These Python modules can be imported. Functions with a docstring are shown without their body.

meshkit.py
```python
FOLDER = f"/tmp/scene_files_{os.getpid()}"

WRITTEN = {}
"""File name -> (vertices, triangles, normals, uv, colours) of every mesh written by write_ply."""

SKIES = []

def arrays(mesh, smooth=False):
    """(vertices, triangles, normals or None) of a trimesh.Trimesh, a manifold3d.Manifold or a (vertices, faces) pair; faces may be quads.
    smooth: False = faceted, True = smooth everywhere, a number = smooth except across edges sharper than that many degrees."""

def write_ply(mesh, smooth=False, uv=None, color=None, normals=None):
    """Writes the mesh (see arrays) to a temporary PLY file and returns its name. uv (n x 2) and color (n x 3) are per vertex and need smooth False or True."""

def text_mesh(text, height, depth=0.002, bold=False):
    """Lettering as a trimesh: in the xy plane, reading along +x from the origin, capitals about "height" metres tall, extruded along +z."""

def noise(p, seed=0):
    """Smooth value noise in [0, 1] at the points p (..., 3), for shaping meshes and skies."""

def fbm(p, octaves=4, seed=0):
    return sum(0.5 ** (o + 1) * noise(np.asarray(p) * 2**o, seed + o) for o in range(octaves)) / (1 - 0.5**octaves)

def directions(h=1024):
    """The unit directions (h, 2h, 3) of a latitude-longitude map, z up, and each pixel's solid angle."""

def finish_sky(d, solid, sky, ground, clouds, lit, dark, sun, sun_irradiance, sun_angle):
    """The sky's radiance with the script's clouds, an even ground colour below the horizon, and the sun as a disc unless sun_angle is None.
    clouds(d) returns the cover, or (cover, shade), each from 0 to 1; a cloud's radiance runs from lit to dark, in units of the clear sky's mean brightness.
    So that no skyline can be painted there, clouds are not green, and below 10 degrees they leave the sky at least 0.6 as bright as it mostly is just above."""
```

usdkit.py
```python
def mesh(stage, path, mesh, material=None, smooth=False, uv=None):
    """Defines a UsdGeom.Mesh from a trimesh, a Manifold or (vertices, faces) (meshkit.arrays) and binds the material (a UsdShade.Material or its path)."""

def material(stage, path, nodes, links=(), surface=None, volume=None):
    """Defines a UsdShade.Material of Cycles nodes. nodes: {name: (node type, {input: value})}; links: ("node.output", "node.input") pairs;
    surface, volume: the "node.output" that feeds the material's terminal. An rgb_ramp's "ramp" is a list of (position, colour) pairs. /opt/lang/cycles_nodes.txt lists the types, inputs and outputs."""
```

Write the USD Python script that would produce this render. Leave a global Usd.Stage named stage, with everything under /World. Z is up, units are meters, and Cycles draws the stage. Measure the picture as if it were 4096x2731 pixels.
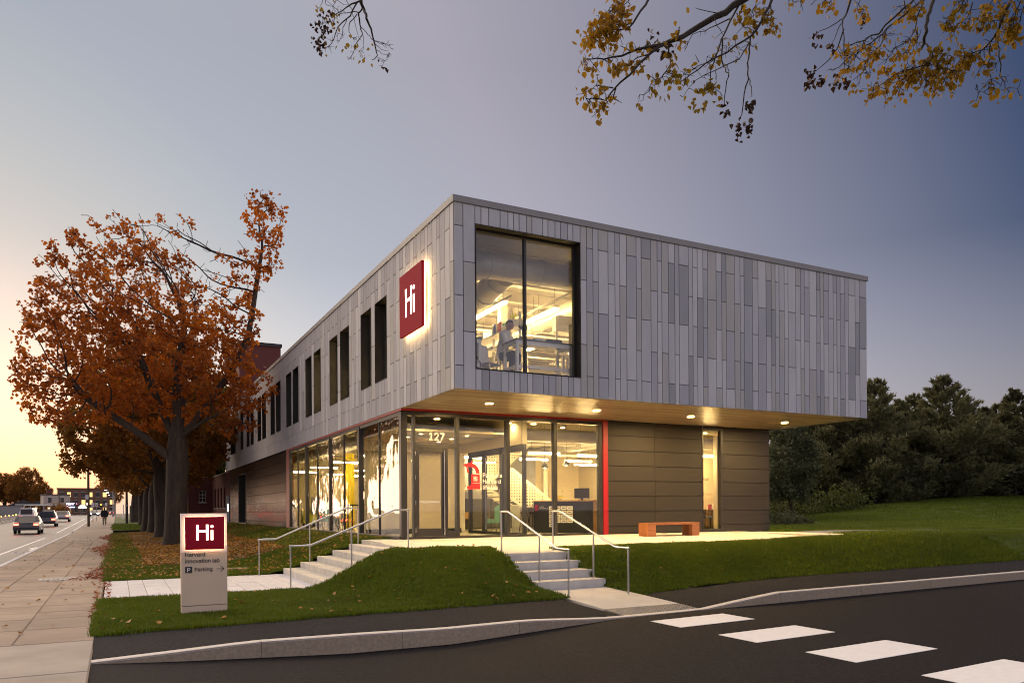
import math, random
import numpy as np
import trimesh, usdkit, meshkit
from shapely.geometry import Polygon, box as sbox
from shapely.ops import unary_union
from scipy.spatial import cKDTree
import manifold3d as m3
from pxr import Usd, UsdGeom, UsdLux, UsdShade, Gf, Sdf, Vt

random.seed(7)
rng = np.random.default_rng(7)
stage = Usd.Stage.CreateInMemory()
WORLD = UsdGeom.Xform.Define(stage, '/World').GetPrim()
stage.SetDefaultPrim(WORLD)
PI = math.pi

# ------------------------------------------------------------------ camera
CAM = np.array([-6.8951, -16.1647, 0.80]); YAW = 0.4769402; ROLL = 0.0060876; FPX = 3061.94; PPY = 2036.47
FW = np.array([math.sin(YAW), math.cos(YAW), 0.0]); RT = np.array([math.cos(YAW), -math.sin(YAW), 0.0])
cam = UsdGeom.Camera.Define(stage, '/World/camera')
_c, _s = math.cos(ROLL), math.sin(ROLL)
_up = np.array([0, 0, 1.0]); _r2 = RT * _c - _up * _s; _u2 = RT * _s + _up * _c
cam.AddTransformOp().Set(Gf.Matrix4d(*_r2, 0, *_u2, 0, *(-FW), 0, *CAM, 1))
cam.CreateFocalLengthAttr(36 * FPX / 4096); cam.CreateHorizontalApertureAttr(36.0); cam.CreateVerticalApertureAttr(24.0)
cam.CreateVerticalApertureOffsetAttr((PPY - 1365.5) / 4096 * 36)
cam.CreateClippingRangeAttr(Gf.Vec2f(0.05, 4000)); cam.CreateExposureAttr(2.3)

# ------------------------------------------------------------------ sky and low sun
SUN_AZ, SUN_EL = -0.23, math.radians(0.6)
SX, SY = math.sin(SUN_AZ), math.cos(SUN_AZ)
usdkit.material(stage, '/World/Looks/sky', {
    's': ('sky_texture', dict(sky_type='single_scattering', sun_disc=False, sun_elevation=SUN_EL, sun_rotation=SUN_AZ, air_density=1.0, aerosol_density=2.0, ozone_density=2.0)),
    'tc': ('texture_coordinate', {}), 'sep': ('separate_xyz', {}),
    'dot': ('vector_math', {'math_type': 'dot_product', 'vector2': (SX, SY, 0.0)}),
    'mr': ('map_range', dict(from_min=-1.0, from_max=1.0, to_min=0.0, to_max=1.0)),
    'glow': ('rgb_ramp', {'ramp': [(0, (.40, .34, .36)), (.25, (.30, .26, .29)), (.45, (.07, .06, .08)), (.55, (.0, .0, .005)), (.62, (.0, .0, .015)), (.7, (.09, .08, .09)), (.85, (.265, .225, .21)), (.93, (.24, .255, .23)), (1, (.32, .35, .22))]}),
    'low': ('rgb_ramp', {'ramp': [(0, (.20, .165, .19)), (.12, (.16, .14, .155)), (.3, (.01, .01, .012)), (.5, (0, 0, 0)), (.8, (.09, .09, .10)), (1, (.11, .11, .125))]}),
    'tint': ('mix_color', {'blend_type': 'multiply', 'fac': 1.0, 'b': (.52, .47, .57), 'use_clamp': False}),
    'a1': ('mix_color', {'blend_type': 'add', 'fac': 1.0, 'use_clamp': False}),
    'a2': ('mix_color', {'blend_type': 'add', 'fac': 1.0, 'use_clamp': False}),
    'gs': ('mix_color', {'blend_type': 'multiply', 'fac': 1.0, 'b': (2.5, 2.5, 2.5), 'use_clamp': False}),
    'b': ('background_shader', dict(strength=.1))},
    [('tc.generated', 'sep.vector'), ('sep.z', 'low.fac'), ('tc.generated', 'dot.vector1'), ('dot.value', 'mr.value'), ('mr.result', 'glow.fac'),
     ('s.color', 'tint.a'), ('glow.color', 'a1.a'), ('low.color', 'a1.b'), ('a1.result', 'gs.a'), ('tint.result', 'a2.a'), ('gs.result', 'a2.b'), ('a2.result', 'b.color')], surface='b.background')
dome = UsdLux.DomeLight.Define(stage, '/World/sky')
UsdShade.MaterialBindingAPI.Apply(dome.GetPrim()).Bind(UsdShade.Material.Get(stage, '/World/Looks/sky'))
dome.GetPrim().SetCustomDataByKey('kind', 'structure')
sun = UsdLux.DistantLight.Define(stage, '/World/sun')
sun.CreateNormalizeAttr(True); sun.CreateIntensityAttr(0.27); sun.CreateAngleAttr(100.0); sun.CreateColorAttr(Gf.Vec3f(1.0, .78, .58))
_el = math.radians(24.0); _z = np.array([SX * math.cos(_el), SY * math.cos(_el), math.sin(_el)])
_x = np.cross([0, 0, 1.0], _z); _x /= np.linalg.norm(_x); _y = np.cross(_z, _x)
sun.AddTransformOp().Set(Gf.Matrix4d(*_x, 0, *_y, 0, *_z, 0, 0, 0, 0, 1))

# ------------------------------------------------------------------ helpers
def at(u, v, depth):
    """The world point that lies DEPTH metres in front of the camera on the sight line of the photograph's pixel (u, v)."""
    xx, yy = u - 2048, v - PPY
    x, y = xx * _c - yy * _s, xx * _s + yy * _c
    return CAM + (FW + RT * x / FPX - _up * y / FPX) * depth

def on_z(u, v, z):
    d = at(u, v, 1.0) - CAM
    return CAM + d * (z - CAM[2]) / d[2]

TAKEN = {}
def fresh(parent, name):
    key = (parent, name); n = TAKEN.get(key, 0); TAKEN[key] = n + 1
    return f'{parent}/{name}' if n == 0 else f'{parent}/{name}_{n:03d}'

def ppath(parent):
    return '/World' if parent is None else str(parent.GetPath())

def tag(p, label=None, cat=None, group=None, kind=None):
    for k, v in (('label', label), ('category', cat), ('group', group), ('kind', kind)):
        if v: p.SetCustomDataByKey(k, v)
    return p

def thing(name, label=None, cat=None, group=None, loc=(0, 0, 0), rz=0.0, kind=None, parent=None):
    x = UsdGeom.Xform.Define(stage, fresh(ppath(parent), name))
    x.AddTranslateOp().Set(Gf.Vec3d(*map(float, loc))); x.AddRotateZOp().Set(math.degrees(rz))
    return tag(x.GetPrim(), label, cat, group, kind)

def obj(name, mesh, mat, parent=None, smooth=False, label=None, cat=None, group=None, kind=None):
    if isinstance(mesh, MB): mesh = mesh.mesh()
    m = usdkit.mesh(stage, fresh(ppath(parent), name), mesh, '/World/Looks/' + mat, smooth=smooth)
    return tag(m.GetPrim(), label, cat, group, kind)

def dup(root, loc, rz=0.0, label=None, group=None, scale=None):
    was = root.GetCustomData()
    import re
    x = UsdGeom.Xform.Define(stage, fresh('/World', re.sub(r'_[0-9]{3}$', '', root.GetName())))
    p = x.GetPrim(); p.GetReferences().AddInternalReference(root.GetPath())
    x.ClearXformOpOrder()
    x.AddTranslateOp().Set(Gf.Vec3d(*map(float, loc))); x.AddRotateZOp().Set(math.degrees(rz))
    if scale is not None: x.AddScaleOp().Set(Gf.Vec3f(*([scale] * 3 if np.ndim(scale) == 0 else scale)))
    p.SetInstanceable(True)
    return tag(p, label or was.get('label'), was.get('category'), group or was.get('group'))

BOXF = np.array([[0, 2, 1], [0, 3, 2], [4, 5, 6], [4, 6, 7], [0, 1, 5], [0, 5, 4], [1, 2, 6], [1, 6, 5], [2, 3, 7], [2, 7, 6], [3, 0, 4], [3, 4, 7]])
class MB:
    """Collects shapes into one mesh."""
    def __init__(s): s.v = []; s.f = []; s.n = 0
    def add(s, v, f):
        v = np.asarray(v, float).reshape(-1, 3); f = np.asarray(f, int)
        if f.shape[1] == 4: f = np.vstack([f[:, [0, 1, 2]], f[:, [0, 2, 3]]])
        s.v.append(v); s.f.append(f + s.n); s.n += len(v); return s
    def tm(s, m): return s.add(m.vertices, m.faces)
    def box(s, x0, x1, y0, y1, z0, z1):
        return s.add([(x0, y0, z0), (x1, y0, z0), (x1, y1, z0), (x0, y1, z0), (x0, y0, z1), (x1, y0, z1), (x1, y1, z1), (x0, y1, z1)], BOXF)
    def hexa(s, low, high):
        return s.add(list(low) + list(high), BOXF)
    def bar(s, p, q, w, h, up=(0, 0, 1)):
        p, q = np.asarray(p, float), np.asarray(q, float); t = (q - p) / np.linalg.norm(q - p)
        a = np.cross(t, up)
        if np.linalg.norm(a) < 1e-6: a = np.array([1.0, 0, 0])
        a /= np.linalg.norm(a); b = np.cross(a, t)
        c = lambda o: [o - a * w / 2 - b * h / 2, o + a * w / 2 - b * h / 2, o + a * w / 2 + b * h / 2, o - a * w / 2 + b * h / 2]
        return s.add(c(p) + c(q), BOXF[:, ::-1])
    def quad(s, a, b, c, d): return s.add([a, b, c, d], [[0, 1, 2], [0, 2, 3]])
    def tube(s, pts, r, n=8, cap=True):
        p = np.asarray(pts, float); r = np.broadcast_to(np.asarray(r, float), (len(p),))
        t = np.gradient(p, axis=0); t /= np.linalg.norm(t, axis=1, keepdims=True) + 1e-12
        ref = np.where(np.abs(t[0, 2]) < .9, 1, 0); a = np.cross(t[0], [0, 0, 1.0] if ref else [1.0, 0, 0]); a /= np.linalg.norm(a)
        A = []
        for k in range(len(p)):
            a = a - t[k] * (a @ t[k]); a /= np.linalg.norm(a) + 1e-12; A.append(a)
        A = np.array(A); B = np.cross(t, A); g = np.arange(n) * 2 * PI / n
        v = (p[:, None] + r[:, None, None] * (np.cos(g)[None, :, None] * A[:, None] + np.sin(g)[None, :, None] * B[:, None])).reshape(-1, 3)
        i, j = np.meshgrid(np.arange(len(p) - 1), np.arange(n), indexing='ij')
        q = np.stack([i * n + j, i * n + (j + 1) % n, (i + 1) * n + (j + 1) % n, (i + 1) * n + j], -1).reshape(-1, 4)
        f = np.vstack([q[:, [0, 1, 2]], q[:, [0, 2, 3]]])
        if cap:
            e = (len(p) - 1) * n
            f = np.vstack([f, [[0, k + 1, k] for k in range(1, n - 1)], [[e, e + k, e + k + 1] for k in range(1, n - 1)]])
        return s.add(v, f)
    def cyl(s, c, r, h, n=16, axis=2):
        c = np.asarray(c, float); d = np.zeros(3); d[axis] = h
        return s.tube([c, c + d], r, n)
    def lathe(s, c, prof, n=16):
        g = np.arange(n) * 2 * PI / n; c = np.asarray(c, float)
        v = np.array([[c[0] + r * math.cos(a), c[1] + r * math.sin(a), c[2] + z] for r, z in prof for a in g])
        i, j = np.meshgrid(np.arange(len(prof) - 1), np.arange(n), indexing='ij')
        q = np.stack([i * n + j, i * n + (j + 1) % n, (i + 1) * n + (j + 1) % n, (i + 1) * n + j], -1).reshape(-1, 4)
        return s.add(v, q)
    def prism(s, poly, depth, origin, right, up):
        """A 2-D polygon extruded by depth along right x up, at origin."""
        m = trimesh.creation.extrude_polygon(poly, depth, engine='earcut')
        return s.add(place(m.vertices, origin, right, up), m.faces)
    def mesh(s): return trimesh.Trimesh(np.vstack(s.v), np.vstack(s.f), process=False)

def place(v, origin, right, up):
    r, u = np.asarray(right, float), np.asarray(up, float); n = np.cross(r, u)
    v = np.asarray(v, float)
    return np.asarray(origin, float) + v[:, :1] * r + v[:, 1:2] * u + v[:, 2:3] * n

def text(s, height, origin, right, up=(0, 0, 1), depth=.004, bold=False, width=None):
    m = meshkit.text_mesh(s, height, depth, bold); v = np.array(m.vertices); v[:, 0] -= v[:, 0].min()
    if width: v[:, 0] *= width / v[:, 0].max()
    return trimesh.Trimesh(place(v, origin, right, up), m.faces, process=False)

def hi_letters(w, h, t, origin, right, up, depth=.012):
    """The two letters: H w wide, h tall with strokes t thick, then i."""
    g = [sbox(0, 0, t, h), sbox(w - t, 0, w, h), sbox(t, h * .51, w - t, h * .51 + t * .85)]
    H = unary_union(g); ix = w + t * .95
    i = sbox(ix, 0, ix + t, h * .64); import shapely
    dot = shapely.Point(ix + t / 2, h * .88).buffer(t * .62, 8)
    mb = MB()
    for q in (H, i, dot): mb.prism(q, depth, origin, right, up)
    return mb

def interp(x, xs, ys): return np.interp(x, xs, ys)
def sstep(t): t = np.clip(t, 0, 1); return t * t * (3 - 2 * t)

# ------------------------------------------------------------------ materials
def mat(name, color, rough=.6, var=.12, scale=6.0, bump=0.0, bscale=60.0, metal=0.0, spec=.5, detail=4.0, stretch=None, island=0.0, coat=0.0, color2=None, obj_var=0.0):
    """A principled surface whose colour varies with noise, and by mesh island or by object where asked."""
    c = np.array(color, float)
    lo, hi = c * (1 - var), c * (1 + var)
    if color2 is not None: lo, hi = c, np.array(color2, float)
    nodes = {'g': ('geometry', {}), 'n': ('noise_texture', dict(scale=scale, detail=detail, roughness=.6)),
             'r': ('rgb_ramp', {'ramp': [(.28, tuple(lo)), (.72, tuple(np.minimum(hi, .95)))]}),
             'p': ('principled_bsdf', dict(roughness=rough, metallic=metal, specular_ior_level=spec, coat_weight=coat))}
    links = [('n.fac', 'r.fac')]
    src = 'g.position'
    if stretch is not None:
        nodes['m'] = ('mapping', dict(scale=tuple(stretch))); links += [('g.position', 'm.vector')]; src = 'm.vector'
    links.append((src, 'n.vector'))
    out = 'r.color'
    if island or obj_var:
        a = island or obj_var
        nodes['h'] = ('map_range', dict(from_min=0.0, from_max=1.0, to_min=1 - a, to_max=1 + a))
        nodes['mul'] = ('mix_color', {'blend_type': 'multiply', 'fac': 1.0, 'use_clamp': False})
        if island: links.append(('g.random_per_island', 'h.value'))
        else: nodes['oi'] = ('object_info', {}); links.append(('oi.random', 'h.value'))
        links += [('r.color', 'mul.a'), ('h.result', 'mul.b')]; out = 'mul.result'
    links.append((out, 'p.base_color'))
    if bump:
        nodes['bn'] = ('noise_texture', dict(scale=bscale, detail=3.0)); nodes['bp'] = ('bump', dict(strength=bump, distance=.01))
        links += [(src, 'bn.vector'), ('bn.fac', 'bp.height'), ('bp.normal', 'p.normal')]
    return usdkit.material(stage, '/World/Looks/' + name, nodes, links, surface='p.BSDF')

def emit(name, color, strength):
    usdkit.material(stage, '/World/Looks/' + name, {'e': ('emission', dict(color=tuple(color), strength=float(strength)))}, surface='e.emission')

def glass(name, f0=.05, wave=.0, tint=(.93, .95, .93), wscale=1.2):
    nodes = {'t': ('transparent_bsdf', dict(color=tint)), 'gl': ('glossy_bsdf', dict(color=(1, 1, 1), roughness=.0)),
             'lw': ('layer_weight', dict(blend=.5)), 'pw': ('math', dict(math_type='power', value2=4.0)),
             'ma': ('math', dict(math_type='multiply_add', value2=1 - f0, value3=f0)), 'mx': ('mix_closure', {})}
    links = [('lw.facing', 'pw.value1'), ('pw.value', 'ma.value1'), ('ma.value', 'mx.fac'), ('t.BSDF', 'mx.closure1'), ('gl.BSDF', 'mx.closure2')]
    if wave:
        nodes['g'] = ('geometry', {}); nodes['n'] = ('noise_texture', dict(scale=wscale, detail=1.0)); nodes['bp'] = ('bump', dict(strength=wave, distance=.02))
        links += [('g.position', 'n.vector'), ('n.fac', 'bp.height'), ('bp.normal', 'gl.normal')]
    usdkit.material(stage, '/World/Looks/' + name, nodes, links, surface='mx.closure')

def leafmat(name, ramp, trans=.45, rough=.55):
    usdkit.material(stage, '/World/Looks/' + name, {
        'g': ('geometry', {}), 'r': ('rgb_ramp', {'ramp': ramp}), 'n': ('noise_texture', dict(scale=.5, detail=3.0)),
        'mm': ('math', dict(math_type='multiply_add', value2=.55, value3=0.0)), 'ad': ('math', dict(math_type='multiply_add', value2=.9, value3=-.22)), 'su': ('math', dict(math_type='add')),
        'p': ('principled_bsdf', dict(roughness=rough, specular_ior_level=.3)), 't': ('translucent_bsdf', {}), 'mx': ('mix_closure', dict(fac=trans))},
        [('g.random_per_island', 'mm.value1'), ('g.position', 'n.vector'), ('n.fac', 'ad.value1'), ('mm.value', 'su.value1'), ('ad.value', 'su.value2'), ('su.value', 'r.fac'),
         ('r.color', 'p.base_color'), ('r.color', 't.color'), ('p.BSDF', 'mx.closure1'), ('t.BSDF', 'mx.closure2')], surface='mx.closure')

# ground
[mat(f'sidewalk_concrete_{k}', c, .85, .22, .8, .5, 90) for k, c in enumerate(((.305, .24, .18), (.28, .222, .17), (.325, .257, .19)))]
mat('apron_concrete', (.33, .29, .245), .85, .2, 1.0, .5, 90, obj_var=.05)
mat('white_paver', (.60, .60, .62), .8, .12, 6, .3, 120, obj_var=.05)
mat('pale_concrete', (.55, .52, .46), .8, .14, 1.6, .3, 90, obj_var=.03)
mat('step_concrete', (.52, .50, .45), .8, .18, 3.0, .4, 80, obj_var=.04)
mat('new_asphalt', (.0165, .0145, .0155), .85, .6, 20, .9, 200, detail=6.0, spec=.15)
mat('path_asphalt', (.0165, .0165, .021), .9, .85, 26, 1.0, 150, detail=5.0, spec=.15)
mat('street_asphalt', (.075, .07, .066), .6, .3, .7, .5, 120)
mat('granite', (.27, .215, .15), .85, .22, 22, .6, 60, obj_var=.08); mat('granite_top', (.62, .58, .52), .8, .12, 18, .4, 80)  # granite_top carries sky light as well as wear in its paler tone
mat('road_paint', (.80, .79, .77), .7, .06, 10, .2, 120)
mat('worn_path', (.17, .165, .17), .85, .15, 20); mat('dirt_ground', (.10, .085, .05), .95, .3, 1.2)
mat('turf', (.060, .085, .009), .95, .35, 1.5, .6, 60)
mat('bed_soil', (.075, .062, .028), .95, .35, 3, .6, 40)
mat('tactile_metal', (.20, .19, .175), .6, .2, 10)
mat('manhole_metal', (.36, .33, .28), .6, .2, 12)
# building
for k, c in enumerate([(.50, .50, .51), (.42, .42, .44), (.56, .555, .555), (.345, .345, .36), (.45, .44, .415)]):
    mat(f'fiber_cement_{k}', c, .8, .06, 3.5, .15, 80, stretch=(1, 1, .3))
mat('fiber_cement_far', (.46, .455, .475), .8, .06, 3.5, island=.14, stretch=(1, 1, .3))
mat('coping_metal', (.25, .24, .23), .5, .05, 2)
mat('dark_backing', (.03, .03, .032), .9, .1)
[mat(f'soffit_board_{k}', c, .36, .2, 4, stretch=(.35, 3, 3)) for k, c in enumerate(((.27, .205, .13), (.20, .145, .09), (.34, .265, .175)))]
mat('bronze_panel', (.13, .105, .080), .16, .1, 2.5, .05, .9, metal=.8, obj_var=.06)
mat('wall_panel', (.0175, .0135, .0095), .6, .08, 2.5, obj_var=.04)
mat('dark_frame', (.022, .020, .018), .35, .1)
mat('bronze_reveal', (.016, .013, .009), .5, .1)
mat('red_metal', (.27, .006, .010), .4, .05)
mat('sign_red', (.34, .008, .024), .75, .04, 3, spec=.15)
mat('red_film', (.55, .01, .02), .5, .04)
mat('white_film', (.80, .78, .72), .5, .03)
mat('steel', (.62, .60, .57), .24, .06, 8, metal=1.0)
mat('post_steel', (.42, .40, .38), .35, .06, 8, metal=.9)
mat('white_wall', (.74, .70, .60), .8, .03)
mat('cream_wall', (.66, .58, .41), .8, .03)
mat('lobby_floor', (.34, .30, .25), .35, .1, 2)
mat('dark_floor', (.08, .07, .06), .8, .2, 20)
mat('ceiling_grey', (.34, .32, .28), .8, .1)
mat('beam_white', (.62, .58, .50), .7, .06)
mat('galvanised', (.52, .50, .45), .45, .12, 2.0, metal=.25)
mat('lab_white', (.72, .70, .64), .5, .03)
mat('lab_black_top', (.03, .03, .033), .35, .1)
mat('desk_black', (.022, .022, .024), .4, .1)
mat('oak', (.50, .30, .12), .45, .2, 5, stretch=(1, 1, 8))
mat('yellow_paint', (.80, .62, .02), .5, .04)
mat('lime_fabric', (.50, .52, .05), .85, .08)
mat('teal_fabric', (.10, .34, .28), .85, .08)
mat('cool_grey_fabric', (.18, .19, .24), .85, .08)
mat('black_plastic', (.02, .02, .022), .4, .1)
mat('grey_plastic', (.22, .22, .24), .5, .1)
mat('paper_white', (.82, .80, .74), .7, .02)
mat('ipe_wood', (.32, .12, .045), .5, .3, 3, .2, 30, stretch=(2, 9, 9), obj_var=.15)
mat('sign_body', (.64, .50, .35), .55, .05, 3)
mat('letter_dark', (.03, .03, .03), .5, .05)
for nm, c in dict(book_blue=(.03, .06, .3), book_red=(.4, .03, .03), book_white=(.7, .7, .66), book_orange=(.5, .2, .03), book_green=(.05, .25, .08)).items(): mat(nm, c, .6, .03)
# people
mat('skin', (.36, .20, .13), .55, .04); mat('hair_dark', (.03, .022, .018), .6, .1); mat('lab_coat', (.72, .70, .66), .8, .03); mat('navy_cloth', (.025, .03, .045), .85, .1)
mat('dark_jacket', (.018, .018, .02), .85, .1); mat('khaki_cloth', (.30, .25, .17), .85, .06)
# vegetation
mat('bark', (.055, .040, .027), .95, .4, 7, 1.0, 16, stretch=(1, 1, .22))
mat('dark_bark', (.045, .036, .03), .95, .3, 9, .8, 30, stretch=(1, 1, .3))
leafmat('maple_leaf', [(0, (.20, .055, .012)), (.3, (.46, .13, .014)), (.55, (.78, .28, .018)), (1, (.86, .45, .04))], .5)
leafmat('brown_leaf', [(0, (.13, .075, .015)), (.4, (.28, .11, .016)), (.75, (.46, .17, .018)), (1, (.50, .26, .03))], .5)
leafmat('green_leaf', [(0, (.04, .055, .012)), (.5, (.09, .10, .018)), (1, (.22, .16, .02))])
leafmat('linden_leaf', [(0, (.17, .12, .010)), (.4, (.38, .19, .012)), (.8, (.50, .22, .014)), (1, (.46, .14, .015))], .5)
leafmat('dead_leaf', [(0, (.05, .025, .015)), (1, (.11, .05, .025))], .1)
leafmat('litter_leaf', [(0, (.24, .10, .020)), (.4, (.52, .25, .035)), (.8, (.64, .38, .06)), (1, (.52, .23, .07))], .15)
leafmat('pink_litter', [(0, (.26, .085, .04)), (.5, (.48, .17, .075)), (1, (.52, .25, .10))], .15)
leafmat('needle', [(0, (.05, .05, .022)), (.4, (.24, .24, .11)), (.7, (.52, .50, .26)), (1, (.70, .66, .36))], .3, .7)
leafmat('shrub_leaf', [(0, (.07, .08, .035)), (1, (.16, .17, .08))], .25)
leafmat('grass_blade', [(0, (.085, .125, .007)), (.5, (.145, .195, .010)), (1, (.23, .27, .022))], .3, .6)
# street
mat('brick_red', (.12, .035, .028), .9, .2, 30); mat('brick_brown', (.16, .085, .05), .9, .2, 2); mat('house_cream', (.42, .36, .30), .8, .06); mat('roof_dark', (.05, .045, .045), .9, .2)
mat('shed_grey', (.30, .28, .26), .7, .08); mat('fence_green', (.02, .075, .035), .8, .12); mat('barrier_concrete', (.42, .38, .33), .85, .12, obj_var=.05); mat('wood_pole', (.11, .075, .05), .9, .25)
mat('galv_pole', (.25, .24, .23), .5, .1); mat('sign_white', (.7, .7, .68), .5, .05); mat('window_dark', (.02, .02, .022), .15, .1); mat('trim_pale', (.55, .52, .46), .7, .05)
mat('sign_blue', (.03, .10, .30), .4, .05); mat('car_dark', (.03, .03, .035), .25, .1, coat=.6); mat('car_silver', (.35, .34, .33), .3, .05, metal=.4, coat=.5); mat('van_white', (.72, .70, .66), .35, .03, coat=.5); mat('tyre', (.015, .015, .015), .85, .1)
mat('tarp_white', (.72, .70, .62), .7, .05)
WARM = (1.0, .68, .27)
emit('tube_glow', WARM, 30); emit('lab_tube_glow', WARM, 25); emit('lounge_tube_glow', WARM, 18); emit('soffit_glow', (1.0, .64, .25), 640); emit('sign_glow', (1.0, .72, .36), 7.0); emit('letter_glow', (1.0, .88, .62), .75); emit('halo_glow', (1.0, .70, .30), 6.5)
emit('spot_glow', WARM, 60); emit('lit_window', (1.0, .62, .22), .35); emit('tail_red', (1.0, .035, .02), 6.0); emit('amber', (1.0, .30, .03), 5.0); emit('head_white', (1.0, .86, .62), 20.0); emit('street_white', (1, .9, .7), 12.0)
emit('neon_red', (1.0, .08, .10), 1.6); emit('neon_white', (1, .85, .9), 1.5); emit('signal_red', (1.0, .03, .05), 6.0); emit('lit_white', (1, .95, .75), .8); emit('screen_glow', (.45, .55, 1.0), .12)
glass('pane', .06, .0); glass('wavy_pane', .15, .5, (.90, .93, .90), 1.6); glass('lab_pane', .09, .05, (.95, .96, .96), .8); glass('dark_pane', .12, .1, (.55, .55, .52), 1.2)
# ================================================================== the setting
KX = [-7.18, -6.3, -5.4, -4.0, -2.8, -1.3, .1, .69, 2.35, 3.3, 4.3, 60]
KZ = [-.885, -.86, -.83, -.86, -.90, -.90, -.985, -.995, -.995, -.90, -.815, -.815]          # kerb top
def kerb_y(x): return interp(x, [-7.18, .69, 2.35, 13, 60], [-6.42, -5.76, -5.68, -5.18, -3.2])
def kerb_z(x): return interp(x, KX, KZ)
def road_z(x): return interp(x, [-7.18, -6.2, -4.2, -2.6, -1.0, .5, 2.4, 60], [-.895, -.97, -1.09, -1.12, -1.06, -1.005, -1.0, -1.0])
def grade(y): return -.87 + .010 * np.clip(np.asarray(y, float) - 52, 0, 80)     # pavement level along the street
def path_y(x): return interp(x, [-7.18, .6, 2.3, 4.2, 8.2, 18, 60], [-4.45, -3.85, -3.62, -3.5, -2.93, -2.45, -.6])    # where the lawn meets the footpath
def terrace_z(y): return -.036 * np.clip(3.73 - np.asarray(y, float), 0, 9)

def lawn_z(x, y):
    x, y = np.asarray(x, float), np.asarray(y, float)
    near = interp(x, [-7.15, -3.5, -3.0, -1.15, -.5, 0], [-.87, -.85, -.78, -.14, -.03, -.01])
    far = interp(x, [-7.15, -4.6, -2.6, 0], [-.87, -.81, -.5, -.02])
    w = sstep((y - 6) / 6.0); street = near * (1 - w) + far * w + (grade(y) + .87) * np.clip(-x / 7.15, 0, 1)
    # mound between the two flights
    t = np.clip((y - path_y(x)) / (-.35 - path_y(x)), 0, 1)
    body = np.sin(t * PI / 2) ** 1.25 * (1 - .15 * np.sin(t * PI))
    side = interp(y, [-3.8, -2.65, -1.1, -.5], [0, .06, .86, 1.0])
    wr = sstep((x + .35) / 1.0); body = body * (1 - wr) + np.minimum(body, side) * wr
    fx = sstep((x + 3.45) / 2.15)
    lump = .05 * np.exp(-((x + .5) / .8) ** 2 - ((y + .9) / .5) ** 2)
    mound = -.865 + .80 * body * fx + lump
    mound = np.where(y > -.35, np.minimum(mound, -.865 + .80 * fx), mound)
    # right lawn, then the rise of the hill
    top = interp(x, [2.3, 9, 13, 20], [-.13, -.12, -.05, -.08])
    tr = np.clip((y - path_y(x)) / (-.55 - path_y(x)), 0, 1)
    edge_ = interp(y, [-3.6, -2.7, -1.1, -.5], [-.87, -.82, -.20, -.15])
    right = kerb_z(np.maximum(x, 3)) - .02 + (top - kerb_z(np.maximum(x, 3)) + .02) * (np.sin(tr * PI / 2) ** 1.1 * .75 + .25 * sstep(tr))
    crest = interp(x, [14, 22, 28, 35, 42, 50, 58, 80, 140], [-.05, -.1, -.12, .42, .95, 1.42, 1.66, 1.8, 1.9])
    hill = top + (crest - top) * sstep((y - 4.6) / 15.0)
    we = 1 - sstep((x - 2.32) / 1.1); right = np.where(y < -.55, right * (1 - we) + np.minimum(right, edge_) * we, right)
    right = np.where(y > -.55, hill, right)
    return np.where(x < .66, np.where(y > 2.2, street, mound), right) + .012 * (meshkit.noise(np.stack([x * 1.3, y * 1.3, x * 0], -1), 3) - .5)

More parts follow.
